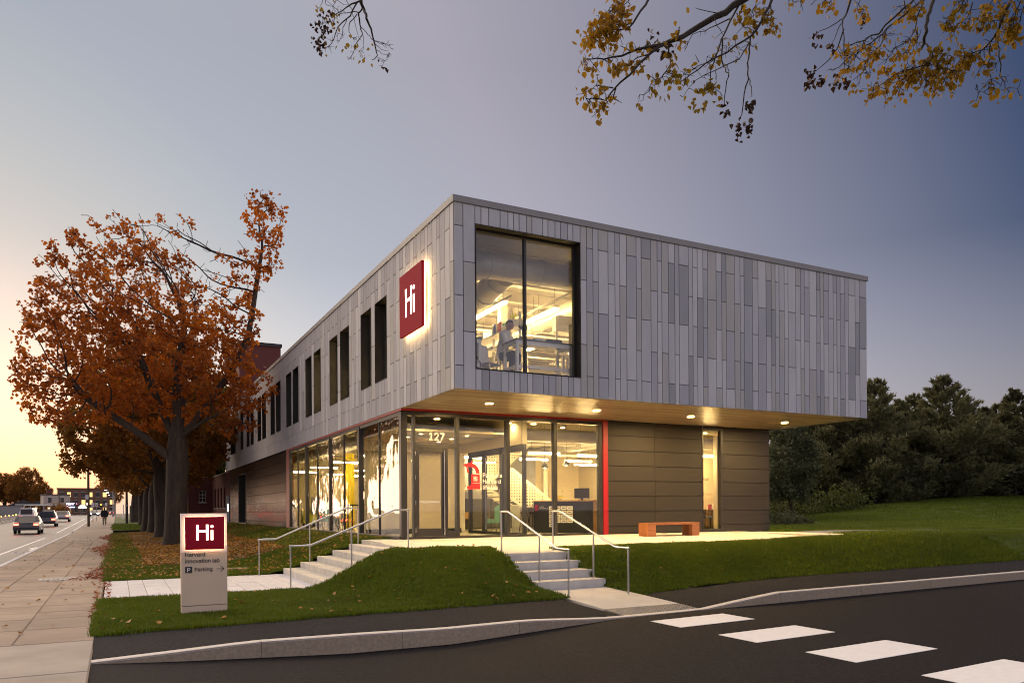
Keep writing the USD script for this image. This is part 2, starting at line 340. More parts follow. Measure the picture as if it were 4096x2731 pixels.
HARD = [sbox(-7.2, .25, -2.9, 4.6), sbox(-3.0, .2, -1.0, 4.5), sbox(-1.3, -.35, 13.3, 3.9), sbox(.7, -6, 2.32, -.3), sbox(0.02, 3.5, 13.9, 41)]
def hard(x, y, grow=-.04):
    h = np.zeros(np.shape(x), bool)
    for b in HARD:
        x0, y0, x1, y1 = b.bounds; h |= (x > x0 - grow) & (x < x1 + grow) & (y > y0 - grow) & (y < y1 + grow)
    return h
def patch(mb, xs, ys, ylow=None, zf=None, sink=True):
    """A ground sheet over the grid; ylow(x) is where its near edge runs."""
    X, Y = np.meshgrid(xs, ys, indexing='ij')
    if ylow is not None:
        a = ylow(X); t = (Y - ys[0]) / (ys[-1] - ys[0]); Y = a + t * (ys[-1] - a)
    Z = zf(X, Y)
    if sink: Z = np.where(hard(X, Y), np.minimum(Z, -.2) - .35, Z)
    n, k = X.shape; i, j = np.meshgrid(np.arange(n - 1), np.arange(k - 1), indexing='ij')
    q = np.stack([i * k + j, (i + 1) * k + j, (i + 1) * k + j + 1, i * k + j + 1], -1).reshape(-1, 4)
    mb.add(np.stack([X, Y, Z], -1).reshape(-1, 3), q)

g = MB(); g.add([(-900, -900, -1.35), (900, -900, -1.35), (900, 900, -1.35), (-900, 900, -1.35)], [[0, 1, 2, 3]])
obj('ground', g, 'dirt_ground', kind='structure')
lawn = MB()
patch(lawn, np.arange(-7.15, .701, .105), np.linspace(-4.4, .2, 46), path_y, lawn_z)
patch(lawn, np.append(np.arange(-7.15, -.0, .15), .0), np.arange(4.6, 12.01, .2), None, lawn_z)
patch(lawn, np.append(np.arange(-7.15, -.0, .4), .0), np.append(np.arange(12.0, 52, .8), 52), None, lawn_z)
patch(lawn, np.append(np.arange(-7.15, 0, .6), .0), np.arange(58, 125, 2.0), None, lawn_z)
patch(lawn, np.append(np.arange(2.2, 14, .1), 14.0), np.linspace(-3, 3.6, 44), path_y, lawn_z)
patch(lawn, np.concatenate([np.arange(14, 40, .6), np.arange(40, 140, 3)]), np.concatenate([np.linspace(-3, 5, 24), np.arange(6, 60, 1.2)]), path_y, lawn_z)
obj('lawn', lawn, 'turf', smooth=True, kind='structure')
bed = MB()
patch(bed, np.arange(-6.15, -1.9, .25), np.arange(9.2, 50.5, .5), None, lambda x, y: lawn_z(x, y) + .02, False)
obj('planting_bed', bed, 'bed_soil', smooth=True, kind='structure')

# the street beyond the pavement, and the side road in front
st = MB()
patch(st, np.array([-70, -45, -30, -22, -18, -14, -10.2]), np.concatenate([np.arange(-60, 50, 8), np.arange(52, 130, 4), [140, 200, 320]]), None, lambda x, y: grade(y) - .14, False)
obj('street', st, 'street_asphalt', smooth=True, kind='structure')
sr = MB()
patch(sr, np.concatenate([np.arange(-7.18, 3, .3), np.arange(3, 61, 3)]), np.linspace(0, -14, 18), lambda x: kerb_y(x), lambda x, y: road_z(x) + .0 * y, False)
sr.f = [f[:, ::-1] for f in sr.f]
obj('side_road', sr, 'new_asphalt', smooth=True, kind='structure')
vg = MB()
patch(vg, np.arange(-7.18, 60, 3.0), np.array([-60.0, -30, -20, -14.0]), None, lambda x, y: road_z(x) + .03, False)
obj('verge', vg, 'turf', kind='structure')

# asphalt footpath between lawn and kerb
def footpath(x0, x1):
    mb = MB(); xs = np.linspace(x0, x1, 40); ya, yb = kerb_y(xs) + .14, path_y(xs) + .03
    Y = ya[:, None] + (yb - ya)[:, None] * np.linspace(0, 1, 8)[None]
    z0 = kerb_z(xs) - .012; z1 = lawn_z(np.where(xs < .66, np.minimum(xs, .6), xs), path_y(xs) + .001) - .004
    Z = z0[:, None] + (z1 - z0)[:, None] * np.linspace(0, 1, 8)[None]
    X = np.repeat(xs[:, None], 8, 1); i, j = np.meshgrid(np.arange(39), np.arange(7), indexing='ij')
    mb.add(np.stack([X, Y, Z], -1).reshape(-1, 3), np.stack([i * 8 + j, (i + 1) * 8 + j, (i + 1) * 8 + j + 1, i * 8 + j + 1], -1).reshape(-1, 4)); return mb
obj('footpath', footpath(-7.17, .70), 'path_asphalt', smooth=True, kind='structure')
obj('footpath', footpath(2.34, 60), 'path_asphalt', smooth=True, kind='structure')
# far winding path on the right
cp = [at(3290, 2117, 33.0), at(3440, 2119, 31), at(3560, 2127, 28.5), at(3420, 2131, 27)]
wp = MB(); PATH_PTS = pts = np.array([(13.6, 1.9), (15.5, 2.6), (17.2, 2.8), (18.8, 2.3), (20.2, 1.5)])
tt = np.linspace(0, 4, 24); cx = np.interp(tt, range(5), pts[:, 0]); cy = np.interp(tt, range(5), pts[:, 1])
V = []
for k in range(24):
    for s in (-.75, .75): V.append((cx[k], cy[k] + s, float(lawn_z(cx[k], cy[k] + s)) + .03))
wp.add(V, [[2 * k, 2 * k + 2, 2 * k + 3, 2 * k + 1] for k in range(23)]); obj('winding_path', wp, 'worn_path', smooth=True, kind='structure')

# pavement along the street: slabs near, a sheet beyond
sw = thing('sidewalk', kind='structure')
base = MB()
base.box(-10.05, -7.16, -30, 34.0, -1.3, -.885)
ys = [34, 44, 52, 60, 70, 80, 90, 100, 115, 132, 200, 320]
for a, b in zip(ys[:-1], ys[1:]):
    za, zb = float(grade(a)), float(grade(b))
    base.hexa([(-10.05, a, -1.4), (-7.16, a, -1.4), (-7.16, b, -1.4), (-10.05, b, -1.4)], [(-10.05, a, za), (-7.16, a, za), (-7.16, b, zb), (-10.05, b, zb)])
obj('pavement_base', base, 'sidewalk_concrete_1', sw)
def slab(x0, x1, y0, y1, m, g=.007):
    mb = MB(); z0, z1 = -.884, -.87 + random.uniform(-.002, .002); c = .010
    tl = random.uniform(-.002, .002)
    a, b, e, f = x0 + g, x1 - g, y0 + g, y1 - g
    mb.hexa([(a, e, z0), (b, e, z0), (b, f, z0), (a, f, z0)], [(a + c, e + c, z1 + tl), (b - c, e + c, z1), (b - c, f - c, z1), (a + c, f - c, z1 + tl)])
    obj('slab', mb, m, sw)
yy = -4.75; rows = []
while yy < 34:
    h = random.choice([1.0, 1.25, 1.4, .9]) * (1 if yy < 12 else 1.4); rows.append((yy, min(yy + h, 34.0))); yy += h
for a, b in rows:
    for x0, x1 in ((-10.05, -9.06), (-9.06, -8.07), (-8.07, -7.16)): slab(x0, x1, a, b, f'sidewalk_concrete_{random.choice((0, 0, 1, 2))}')
for a, b in ((-6.95, -4.75), (-9.4, -6.95), (-12, -9.4), (-14.6, -12), (-17.2, -14.6), (-20, -17.2)):
    slab(-10.05, -7.16, a, b, 'apron_concrete')
kb = thing('street_kerb', kind='structure')
y = -20.0
while y < 150:
    L = random.choice([2.4, 3.0, 2.0]) if y < 60 else 6.0
    if not (51.8 < y + L / 2 < 58.0):
        w = random.uniform(-.012, .012); za, zb = float(grade(y)), float(grade(y + L)); mb = MB()
        mb.hexa([(-10.21 + w, y + .01, za - .3), (-10.055, y + .01, za - .3), (-10.055, y + L - .01, zb - .3), (-10.21 + w, y + L - .01, zb - .3)],
                [(-10.20 + w, y + .01, za + .012), (-10.055, y + .01, za + .008), (-10.055, y + L - .01, zb + .008), (-10.20 + w, y + L - .01, zb + .012)])
        obj('kerb_stone', mb, 'white_paver', kb)
    y += L
kb2 = thing('road_kerb', kind='structure')
xs = [-7.16, -5.3, -3.4, -1.5, .2, 2.4, 4.3]
while xs[-1] < 58: xs.append(xs[-1] + (2.4 if xs[-1] < 16 else 6))
for a, b in zip(xs[:-1], xs[1:]):
    mb = MB(); n = 6; q = np.linspace(a + .003, b - .003, n)
    for k in range(n - 1):
        x0, x1 = q[k], q[k + 1]
        P = lambda x, dy, z: (x, float(kerb_y(x)) + dy, z)
        mb.hexa([P(x0, -.012, -1.35), P(x1, -.012, -1.35), P(x1, .15, -1.35), P(x0, .15, -1.35)],
                [P(x0, .006, float(kerb_z(x0))), P(x1, .006, float(kerb_z(x1))), P(x1, .15, float(kerb_z(x1)) + .004), P(x0, .15, float(kerb_z(x0)) + .004)])
    ks = obj('kerb_stone', mb, 'granite', kb2); mt = MB()
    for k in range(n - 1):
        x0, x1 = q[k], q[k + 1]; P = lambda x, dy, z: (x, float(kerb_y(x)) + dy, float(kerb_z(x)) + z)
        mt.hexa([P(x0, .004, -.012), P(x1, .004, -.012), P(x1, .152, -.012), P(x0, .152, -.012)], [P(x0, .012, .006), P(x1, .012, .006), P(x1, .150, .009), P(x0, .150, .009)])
    obj('worn_top', mt, 'granite_top', ks)  # paler cap: sky light on the kerb tops, plus wear, put into colour
# pale pavers that lead from the pavement to the left flight
pv = thing('paver_walk', kind='structure')
x = -7.13; k = 0
while x < -2.95:
    w = [.46, .32, .47, .62][k % 4]; k += 1; x1 = min(x + w, -2.92)
    cut = [.25, .95, 2.6, 4.6] if k % 2 else [.25, 1.8, 3.4, 4.6]
    for a, b in zip(cut[:-1], cut[1:]):
        mb = MB(); mb.box(x + .006, x1 - .006, a + .006, b - .006, -1.1, -.862 + random.uniform(-.002, .002)); obj('paver', mb, 'white_paver', pv)
    x = x1
mb = MB(); mb.box(-7.13, -2.9, .24, 4.61, -1.2, -.876); obj('paver_bedding', mb, 'granite', pv)
# terrace under the overhang
tr = thing('terrace', kind='structure')
def tslab(x0, x1, y0, y1, edge=None):
    mb = MB(); g = .006
    za, zb = float(terrace_z(y0)), float(terrace_z(y1))
    mb.hexa([(x0 + g, y0 + g, -.9), (x1 - g, y0 + g, -.9), (x1 - g, y1 - g, -.9), (x0 + g, y1 - g, -.9)], [(x0 + g, y0 + g, za), (x1 - g, y0 + g, za), (x1 - g, y1 - g, zb), (x0 + g, y1 - g, zb)])
    obj('terrace_slab', mb, 'pale_concrete', tr)
for a, b in ((-.9, .69), (.69, 2.3), (2.3, 5.0), (5.0, 7.6), (7.6, 10.2), (10.2, 12.4)):
    tslab(a, b, 1.7, 3.72); tslab(a, b, -.35 if not (.6 < a < 1) else -1.1, 1.7)
mb = MB(); P = [(12.4, -.3), (13.2, .25), (13.9, 1.0), (14.3, 2.0), (14.0, 3.1), (13.4, 3.72), (12.4, 3.72)]
m_ = trimesh.creation.extrude_polygon(Polygon(P), .85, engine='earcut'); m_.vertices[:, 2] += -.85 - .03
mb.tm(m_); obj('terrace_slab', mb, 'pale_concrete', tr)
tl = MB()
tl.box(-.895, -.03, 3.73, 4.5, -.9, -.012)
obj('terrace_slab', tl, 'pale_concrete', tr)
# concrete ramp walk with its tactile strip
rw = thing('ramp_walk', kind='structure')
mb = MB(); mb.hexa([(.69, -4.98, -1.3), (2.35, -4.98, -1.3), (2.35, -2.62, -1.3), (.69, -2.62, -1.3)], [(.69, -4.98, -.955), (2.35, -4.98, -.955), (2.35, -2.62, -.842), (.69, -2.62, -.842)]); obj('walk_slab', mb, 'pale_concrete', rw)
mb = MB(); mb.hexa([(.69, -5.6, -1.3), (2.35, -5.56, -1.3), (2.35, -4.99, -1.3), (.69, -4.99, -1.3)], [(.69, -5.6, -.99), (2.35, -5.56, -.99), (2.35, -4.99, -.957), (.69, -4.99, -.957)])
for i in range(26):
    for j in range(9):
        x, y = .74 + i * .0625, -5.53 + j * .064
        mb.lathe((x, y, -.99 + (y + 5.6) * .055), [(.017, 0), (.012, .007), (0.001, .008)], 6)
obj('tactile_plate', mb, 'tactile_metal', rw)
# crossing stripes
cw = thing('crosswalk', kind='structure')
for k in range(6):
    y1 = -6.22 - 1.535 * k; mb = MB(); x0, x1 = .70 + .02 * k, 2.29 + .03 * k
    pl = [(x0, y1 - .80), (x1, y1 - .72), (x1, y1 + .02), (x0, y1 - .06)]
    mb.hexa([(a, b, -1.02) for a, b in pl], [(a, b, float(road_z(a)) + .005) for a, b in pl]); obj('stripe', mb, 'road_paint', cw)
# street markings
sm = thing('street_markings', kind='structure')
for a, b in ((6, 46.5), (58, 122)):
    mb = MB()
    n = 8; q = np.linspace(a, b, n)
    for i in range(n - 1): mb.quad((-11.42, q[i], float(grade(q[i])) - .134), (-11.28, q[i], float(grade(q[i])) - .134), (-11.28, q[i + 1], float(grade(q[i + 1])) - .134), (-11.42, q[i + 1], float(grade(q[i + 1])) - .134))
    obj('lane_line', mb, 'road_paint', sm)
mb = MB(); z = -1.005
mb.add([(-10.65, 26.6, z), (-10.5, 26.6, z), (-10.5, 28.6, z), (-10.3, 28.6, z), (-10.58, 30.6, z), (-10.85, 28.6, z), (-10.65, 28.6, z)], [[0, 1, 2], [0, 2, 6], [3, 4, 5], [6, 2, 3], [5, 6, 3]]); obj('bike_arrow', mb, 'road_paint', sm)
mb = MB()
for x in (-10.86, -10.36):
    mb.tube([(x + .17 * math.cos(t), 24.4 + .55 * math.sin(t), z) for t in np.linspace(0, 2 * PI, 13)], .02, 4)
mb.tube([(-10.86, 24.4, z), (-10.7, 24.9, z), (-10.45, 24.9, z), (-10.36, 24.4, z)], .02, 4); obj('bike_symbol', mb, 'road_paint', sm)

mh = thing('manhole_cover', 'round pale iron manhole cover set flush in the tan sidewalk', 'manhole cover', loc=(-8.2, 6.0, -.868))
obj('rim', MB().lathe((0, 0, 0), [(.42, 0), (.42, .012), (.37, .012), (.37, .0)], 32), 'white_paver', mh)
mb = MB().lathe((0, 0, 0), [(.368, 0), (.368, .007), (.001, .007)], 32)
for i in range(-3, 4):
    for j in range(-3, 4):
        if i * i + j * j < 11: mb.box(i * .1 - .03, i * .1 + .03, j * .1 - .03, j * .1 + .03, .006, .012)
obj('lid', mb, 'manhole_metal', mh)
px = on_z(940, 2243, -.6)
obj('utility_cover', MB().box(px[0] - .35, px[0] + .35, px[1] - .25, px[1] + .25, float(lawn_z(px[0], px[1])) - .02, float(lawn_z(px[0], px[1])) + .05), 'sidewalk_concrete_1', label='small concrete utility cover lying in the leaf bed behind the pylon sign', cat='utility cover')

# ------------------------------------------------------------------ the two flights of steps
def step_flight(label, boxes):
    t = thing('concrete_steps', label, 'steps')
    for b in boxes:
        x0, x1, y0, y1, z = b; mb = MB(); r = .012
        mb.box(x0, x1, y0, y1, z - .25, z - r)
        mb.hexa([(x0, y0, z - r), (x1, y0, z - r), (x1, y1, z - r), (x0, y1, z - r)], [(x0 + r, y0 + r, z), (x1 - r, y0 + r, z), (x1 - r, y1 - r, z), (x0 + r, y1 - r, z)])
        obj('step', mb, 'step_concrete', t)
    return t
NL = [-1.25, -1.70, -2.12, -2.56, -3.0]
ZL = [-.12, -.27, -.415, -.56, -.705]
step_flight('five wide concrete steps rising from the white paver walk to the terrace', [(NL[k], (NL[k - 1] if k else -.89) + .01, .2, 4.5, ZL[k]) for k in range(5)])
NR = [-1.12, -1.62, -2.12, -2.62]; ZR = [-.18, -.345, -.51, -.675]
step_flight('four narrow concrete steps with blue tape, climbing from the tactile ramp', [(.69, 2.335, NR[k], (NR[k - 1] if k else -.9) + .01, ZR[k] - .002) for k in range(4)])
# ================================================================== the laboratory building
T, S, W, D, L = 8.01, 3.575, 14.0, 3.735, 41.2
B = thing('lab_building', 'two storey laboratory building, grey panelled upper box overhanging a lit glass lobby', 'building')
WIN_L = []
for k in range(8):
    a = 4.91 + 3.985 * k; WIN_L += [(a, a + 1.12), (a + 1.50, a + 2.60)]
WIN_L = [w for w in WIN_L if w[1] < 34.5] + [(36.2, 38.7)]
ZW0, ZW1 = 4.58, 6.95
BW = (.535, 3.415, 4.07, 7.435)
# backing walls with real openings
def wall_x(mb, x0, x1, y0, y1, z0, z1, holes):
    """Wall in the plane of x, with holes (ya, yb, za, zb)."""
    pos = y0
    for ya, yb, za, zb in sorted(holes):
        mb.box(x0, x1, pos, ya, z0, z1); mb.box(x0, x1, ya, yb, z0, za); mb.box(x0, x1, ya, yb, zb, z1); pos = yb
    mb.box(x0, x1, pos, y1, z0, z1)
def wall_y(mb, y0, y1, x0, x1, z0, z1, holes):
    pos = x0
    for xa, xb, za, zb in sorted(holes):
        mb.box(pos, xa, y0, y1, z0, z1); mb.box(xa, xb, y0, y1, z0, za); mb.box(xa, xb, y0, y1, zb, z1); pos = xb
    mb.box(pos, x1, y0, y1, z0, z1)
mb = MB()
wall_x(mb, .030, .30, .3, L, S + .03, 7.86, [(a, b, ZW0, ZW1) for a, b in WIN_L])
wall_y(mb, .030, .30, .030, W - .03, S + .03, 7.86, [BW])
mb.box(W - .25, W - .03, .3, L, S + .03, 7.86); mb.box(.3, W - .25, L - .2, L, 0, 7.86)
obj('upper_wall', mb, 'dark_backing', B)
mb = MB(); mb.box(.02, W - .02, .02, L, 7.80, 7.86); obj('roof', mb, 'ceiling_grey', B)
# coping in lengths
c = MB()
for a, b in zip([0] + list(np.arange(2.9, 14, 3.0)), list(np.arange(2.9, 14, 3.0)) + [W + .03]):
    mb = MB(); mb.box(a - (.03 if a == 0 else -.003), b - .003, -.03, .25, 7.862, T); obj('coping', mb, 'coping_metal', B)
for a, b in zip([.251] + list(np.arange(3, 41, 3.0)), list(np.arange(3, 41, 3.0)) + [L]):
    mb = MB(); mb.box(-.03, .25, a + .002, b - .002, 7.862, T); obj('coping', mb, 'coping_metal', B)
mb = MB(); mb.box(W - .25, W + .03, .25, L, 7.862, T); obj('coping', mb, 'coping_metal', B)

# facade panels
WF = [.23, .30, .155, .20, .305, .20, .155, .155, .205, .155, .305, .155, .205, .155]            # above the big window
front_edges = [.012, .23, .535]
e = .535
for w in [.155, .20, .30, .205, .15, .15, .20, .15, .29, .155, .20, .155, .205, .155, .205]:
    e += w
    if e < 3.38: front_edges.append(e)
front_edges.append(3.415)
for e in [3.60, 3.79, 3.95, 4.25, 4.46, 4.61, 4.82, 5.13, 5.29, 5.60, 5.81, 5.96, 6.18, 6.39, 6.54, 6.86, 7.01, 7.17, 7.37, 7.53, 7.84, 8.04, 8.20, 8.51, 8.72, 8.87, 9.18, 9.40, 9.71]: front_edges.append(e)
pat = [.205, .155, .155, .205, .155, .305, .205, .155, .205, .305, .155, .155, .205]
k = 0; e = 9.71
while e < 13.75: e += pat[k % len(pat)]; front_edges.append(e); k += 1
front_edges[-1] = 13.985
def spans(z0, z1, phase, cut=None):
    br = [7.33, 5.73, 4.12] if phase else [6.52, 4.91]
    s = sorted([z0, z1] + [b for b in br if z0 + .12 < b < z1 - .12]); out = list(zip(s[:-1], s[1:]))
    if cut:
        res = []
        for a, b in out:
            if b <= cut[0] or a >= cut[1]: res.append((a, b))
            else:
                if a < cut[0] - .06: res.append((a, cut[0]))
                if b > cut[1] + .06: res.append((cut[1], b))
        out = res
    return out
G = .0095
panels = []      # (size in view, mesh, tone)
TONE = [0, 0, 0, 1, 2, 2, 3, 4, 4, 0, 2, 1]
for i in range(len(front_edges) - 1):
    a, b = front_edges[i], front_edges[i + 1]; m = (a + b) / 2
    cut = (BW[2], BW[3]) if BW[0] < m < BW[1] else None
    for z0, z1 in spans(S, 7.862, i % 2 == 0, cut):
        mb = MB(); p = random.uniform(0, .003)
        mb.box(a + G, b - G, -p, .028, z0 + G, z1 - G)
        dep = (np.array([m, 0, 5]) - CAM) @ FW
        panels.append(((b - a) * (z1 - z0) / dep ** 2 * .89, mb, random.choice(TONE)))
y = .030; left_edges = [.030]; k = 0
stops = sorted([w for p in WIN_L for w in p] + [L])
lp = [.205, .155, .205, .305, .155, .205, .155, .305, .205, .155, .155]
while y < L - .01:
    w = lp[(k * 7 + k // 3) % len(lp)]; k += 1
    nxt = next(s for s in stops if s > y + 1e-6)
    y = nxt if (y + w > nxt - .1) else y + w
    left_edges.append(y)
for i in range(len(left_edges) - 1):
    a, b = left_edges[i], left_edges[i + 1]; m = (a + b) / 2
    cut = (ZW0, ZW1) if any(p < m < q for p, q in WIN_L) else None
    for z0, z1 in spans(S, 7.862, i % 2 == 1, cut):
        mb = MB(); p = random.uniform(0, .003)
        mb.box(-p, .028, a + G, b - G, z0 + G, z1 - G)
        dep = (np.array([0, m, 5]) - CAM) @ FW
        panels.append(((b - a) * (z1 - z0) / dep ** 2 * .3, mb, random.choice(TONE)))
panels.sort(key=lambda p: -p[0])
far = MB()
for n_, (_, mb, tone) in enumerate(panels):
    if n_ < 299: obj('facade_panel', mb, f'fiber_cement_{tone}', B)
    else:
        for v, f in zip(mb.v, mb.f): far.add(v, f)
obj('facade_panel', far, 'fiber_cement_far', B, kind='stuff')
mb = MB(); mb.box(W - .028, W, .03, L, S, 7.86); obj('side_wall', mb, 'fiber_cement_0', B)

# soffit boards and round downlights
row = 0; y = .03
while y < D - .02:
    y1 = min(y + .186, D - .004); x = .01 - random.uniform(0, 2.2)
    while x < W:
        x1 = x + random.choice([2.4, 3.0, 3.6])
        a, b = max(x, .012), min(x1, W - .01)
        if b - a > .05:
            mb = MB(); mb.box(a + .005, b - .005, y + .007, y1 - .007, S + .001, S + .026 + random.uniform(0, .003)); obj('soffit_board', mb, f'soffit_board_{random.choice((0, 0, 1, 2))}', B)
        x = x1
    y = y1
mb = MB(); mb.box(.03, W - .03, .03, D, S + .029, S + .1); obj('soffit_deck', mb, 'dark_backing', B)
for x in (1.79, 5.15, 8.54, 12.45):
    t = thing('downlight', parent=B, loc=(x, 1.9, S))
    obj('trim_ring', MB().lathe((0, 0, 0), [(.10, .0), (.10, -.010), (.125, -.008), (.13, 0.002)], 24), 'dark_frame', t)
    obj('lamp_lens', MB().lathe((0, 0, 0), [(.098, -.004), (.05, -.006), (.001, -.006)], 20), 'soffit_glow', t)

# big corner window of the laboratory
wn = thing('corner_window', parent=B)
x0, x1, z0, z1 = BW; R = .30
mb = MB(); t = .018
mb.box(x0, x0 + t, -.02, R, z0, z1); mb.box(x1 - t, x1, -.02, R, z0, z1); mb.box(x0 + t, x1 - t, -.02, R, z1 - t, z1); mb.box(x0 + t, x1 - t, -.02, R, z0, z0 + t); obj('reveal', mb, 'bronze_reveal', wn)
mb = MB(); f = .05; ya, yb = R - .08, R
mb.box(x0 + t, x0 + t + f, ya, yb, z0 + t, z1 - t); mb.box(x1 - t - f, x1 - t, ya, yb, z0 + t, z1 - t); mb.box(x0 + t + f, x1 - t - f, ya, yb, z1 - t - f, z1 - t); mb.box(x0 + t + f, x1 - t - f, ya, yb, z0 + t, z0 + t + f)
mb.box(1.935, 1.995, ya - .02, yb, z0 + t + f, z1 - t - f); obj('frame', mb, 'dark_frame', wn)
for a, b in ((x0 + t + f, 1.935), (1.995, x1 - t - f)):
    obj('pane', MB().quad((a, R - .05, z0 + .07), (b, R - .05, z0 + .07), (b, R - .05, z1 - .07), (a, R - .05, z1 - .07)), 'lab_pane', wn)
# slot windows of the long side
for a, b in WIN_L:
    w_ = thing('slot_window', parent=B); R = .33; t = .014
    mb = MB(); mb.box(-.012, R, a, a + t, ZW0, ZW1); mb.box(-.012, R, b - t, b, ZW0, ZW1); mb.box(-.012, R, a + t, b - t, ZW0, ZW0 + t); mb.box(-.012, R, a + t, b - t, ZW1 - t, ZW1); obj('reveal', mb, 'bronze_reveal', w_)
    mb = MB(); f = .04; mb.box(R - .06, R, a + t, a + t + f, ZW0 + t, ZW1 - t); mb.box(R - .06, R, b - t - f, b - t, ZW0 + t, ZW1 - t); mb.box(R - .06, R, a + t + f, b - t - f, ZW0 + t, ZW0 + t + f); mb.box(R - .06, R, a + t + f, b - t - f, ZW1 - t - f, ZW1 - t); obj('frame', mb, 'dark_frame', w_)
    obj('pane', MB().quad((R - .04, b - .05, ZW0 + .05), (R - .04, a + .05, ZW0 + .05), (R - .04, a + .05, ZW1 - .05), (R - .04, b - .05, ZW1 - .05)), 'dark_pane', w_)

# ground floor: red trim and posts
mb = MB(); mb.box(-.004, .16, D - .04, 19.6, 3.512, S); mb.box(.16, 6.74, D - .04, D + .1, 3.512, S - .001); obj('red_trim', mb, 'red_metal', B)
mb = MB(); mb.box(6.56, 6.735, D - .07, D + .1, 0, 3.511); obj('red_post', mb, 'red_metal', B)
mb = MB(); mb.box(-.005, .2, 18.97, 19.6, -.3, 3.511); obj('red_post', mb, 'red_metal', B)
# glass wall on the long side
gl = thing('long_glass_wall', parent=B)
mains = [3.80, 7.87, 11.72, 15.68, 18.93]
for m in mains[1:]: obj('mullion', MB().box(.0, .16, m - .05, m + .05, .076, 3.467), 'dark_frame', gl)
mb = MB(); mb.box(-.02, .17, D - .06, 18.97, -.35, .075); obj('sill', mb, 'dark_frame', gl)
mb = MB(); mb.box(.03, .15, D + .1, 18.97, 3.40, 3.511); obj('head', mb, 'dark_frame', gl)
for a, b in zip(mains[:-1], mains[1:]):
    m = (a + b) / 2 + .02; mb = MB(); mb.box(.03, .10, m - .012, m + .012, .075, 3.40); obj('joint', mb, 'dark_frame', gl)
    for c_, d_ in ((a + .05, m - .012), (m + .012, b - .05)):
        obj('pane', MB().quad((.06, d_, .075), (.06, c_, .075), (.06, c_, 3.40), (.06, d_, 3.40)), 'wavy_pane', gl)
# entrance front
fr = thing('entrance_front', parent=B)
yf = D
mb = MB(); mb.box(-.02, .15, yf - .05, yf + .12, .0, 3.467); obj('corner_post', mb, 'dark_frame', fr)
for a, b in ((1.62, 1.71), (3.20, 3.31), (4.80, 4.91), (6.43, 6.555)):
    mb = MB(); mb.box(a, b, yf - .04, yf + .12, .06, 3.40); obj('mullion', mb, 'dark_frame', fr)
mb = MB(); mb.box(.151, 6.555, yf - .045, yf + .12, .0, .058); obj('sill', mb, 'dark_frame', fr)
mb = MB(); mb.box(.151, 6.555, yf - .03, yf + .12, 3.402, 3.511); obj('head', mb, 'dark_frame', fr)
mb = MB(); mb.box(.33, .40, yf - .035, yf + .1, .06, 3.40); mb.box(.401, 1.619, yf - .035, yf + .1, 2.51, 2.60); mb.box(1.30, 1.36, yf - .03, yf + .08, .06, 2.509); obj('door_frame', mb, 'dark_frame', fr)
def pn(x0, x1, z0, z1, m='pane'): obj('pane', MB().quad((x0, yf, z0), (x1, yf, z0), (x1, yf, z1), (x0, yf, z1)), m, fr)
pn(.151, .33, .06, 3.40); pn(.40, 1.62, 2.60, 3.40); pn(1.36, 1.62, .2, 2.509); pn(1.71, 3.20, .06, 3.40); pn(3.31, 4.80, .06, 3.40); pn(4.91, 6.43, .06, 3.40)
mb = MB(); mb.box(1.361, 1.619, yf - .02, yf + .05, .06, .2); obj('kick_plate', mb, 'dark_frame', fr)
dr = thing('entrance_door', parent=B)
mb = MB(); mb.box(.405, .51, yf - .02, yf + .03, .07, 2.50); mb.box(1.165, 1.295, yf - .02, yf + .03, .07, 2.50); mb.box(.51, 1.165, yf - .02, yf + .03, 2.37, 2.50); mb.box(.51, 1.165, yf - .02, yf + .03, .07, .28); obj('leaf_frame', mb, 'dark_frame', dr)
obj('door_pane', MB().quad((.51, yf, .28), (1.165, yf, .28), (1.165, yf, 2.37), (.51, yf, 2.37)), 'pane', dr)
mb = MB(); mb.tube([(1.235, yf - .07, .10), (1.235, yf - .07, 2.46)], .017, 10)
for z in (.3, 1.25, 2.3): mb.tube([(1.235, yf - .07, z), (1.235, yf - .02, z)], .012, 6)
obj('pull_handle', mb, 'steel', dr)
mb = MB(); mb.box(.50, 1.17, yf + .04, yf + .07, .99, 1.05); obj('push_bar', mb, 'galvanised', dr)
for z in (.25, 1.0, 1.7, 2.35):
    mb = MB(); mb.tube([(.40, yf - .035, z - .06), (.40, yf - .035, z + .06)], .010, 6); obj('hinge', mb, 'steel', dr)
mb = MB(); mb.box(1.64, 1.69, yf - .06, yf - .041, 1.18, 1.32); obj('card_reader', mb, 'black_plastic', fr)
# number over the door and the lettering on the glass
obj('number_127', text('127', .205, (.81, yf - .004, 2.735), (1, 0, 0), depth=.003, bold=True, width=.46), 'white_film', fr)
lg = MB(); o = (0, yf - .005, 0); r_, u_ = (1, 0, 0), (0, 0, 1)
lg.prism(Polygon([(1.95, 1.38), (2.36, 1.38), (2.355, 1.545), (2.08, 1.545), (2.07, 1.50), (1.95, 1.45)]), .003, o, r_, u_)
lg.prism(sbox(2.08, 1.56, 2.35, 1.81), .003, o, r_, u_)
arc = [(2.03 + .315 * math.cos(t), 1.85 + .28 * math.sin(t)) for t in np.linspace(0, PI * .72, 10)]; inn = [(2.03 + .20 * math.cos(t), 1.85 + .17 * math.sin(t)) for t in np.linspace(PI * .60, 0, 10)]
lg.prism(Polygon([(2.345, 1.83)] + arc[1:] + [(1.935, 1.99), (1.95, 1.84), (2.02, 1.86)] + inn[:-1] + [(2.23, 1.83)]).buffer(0), .003, o, r_, u_)
lg.prism(Polygon([(2.06, 2.13), (2.12, 2.10), (2.17, 2.16), (2.10, 2.20)]), .003, o, r_, u_)
obj('microscope_emblem', lg, 'red_film', fr)
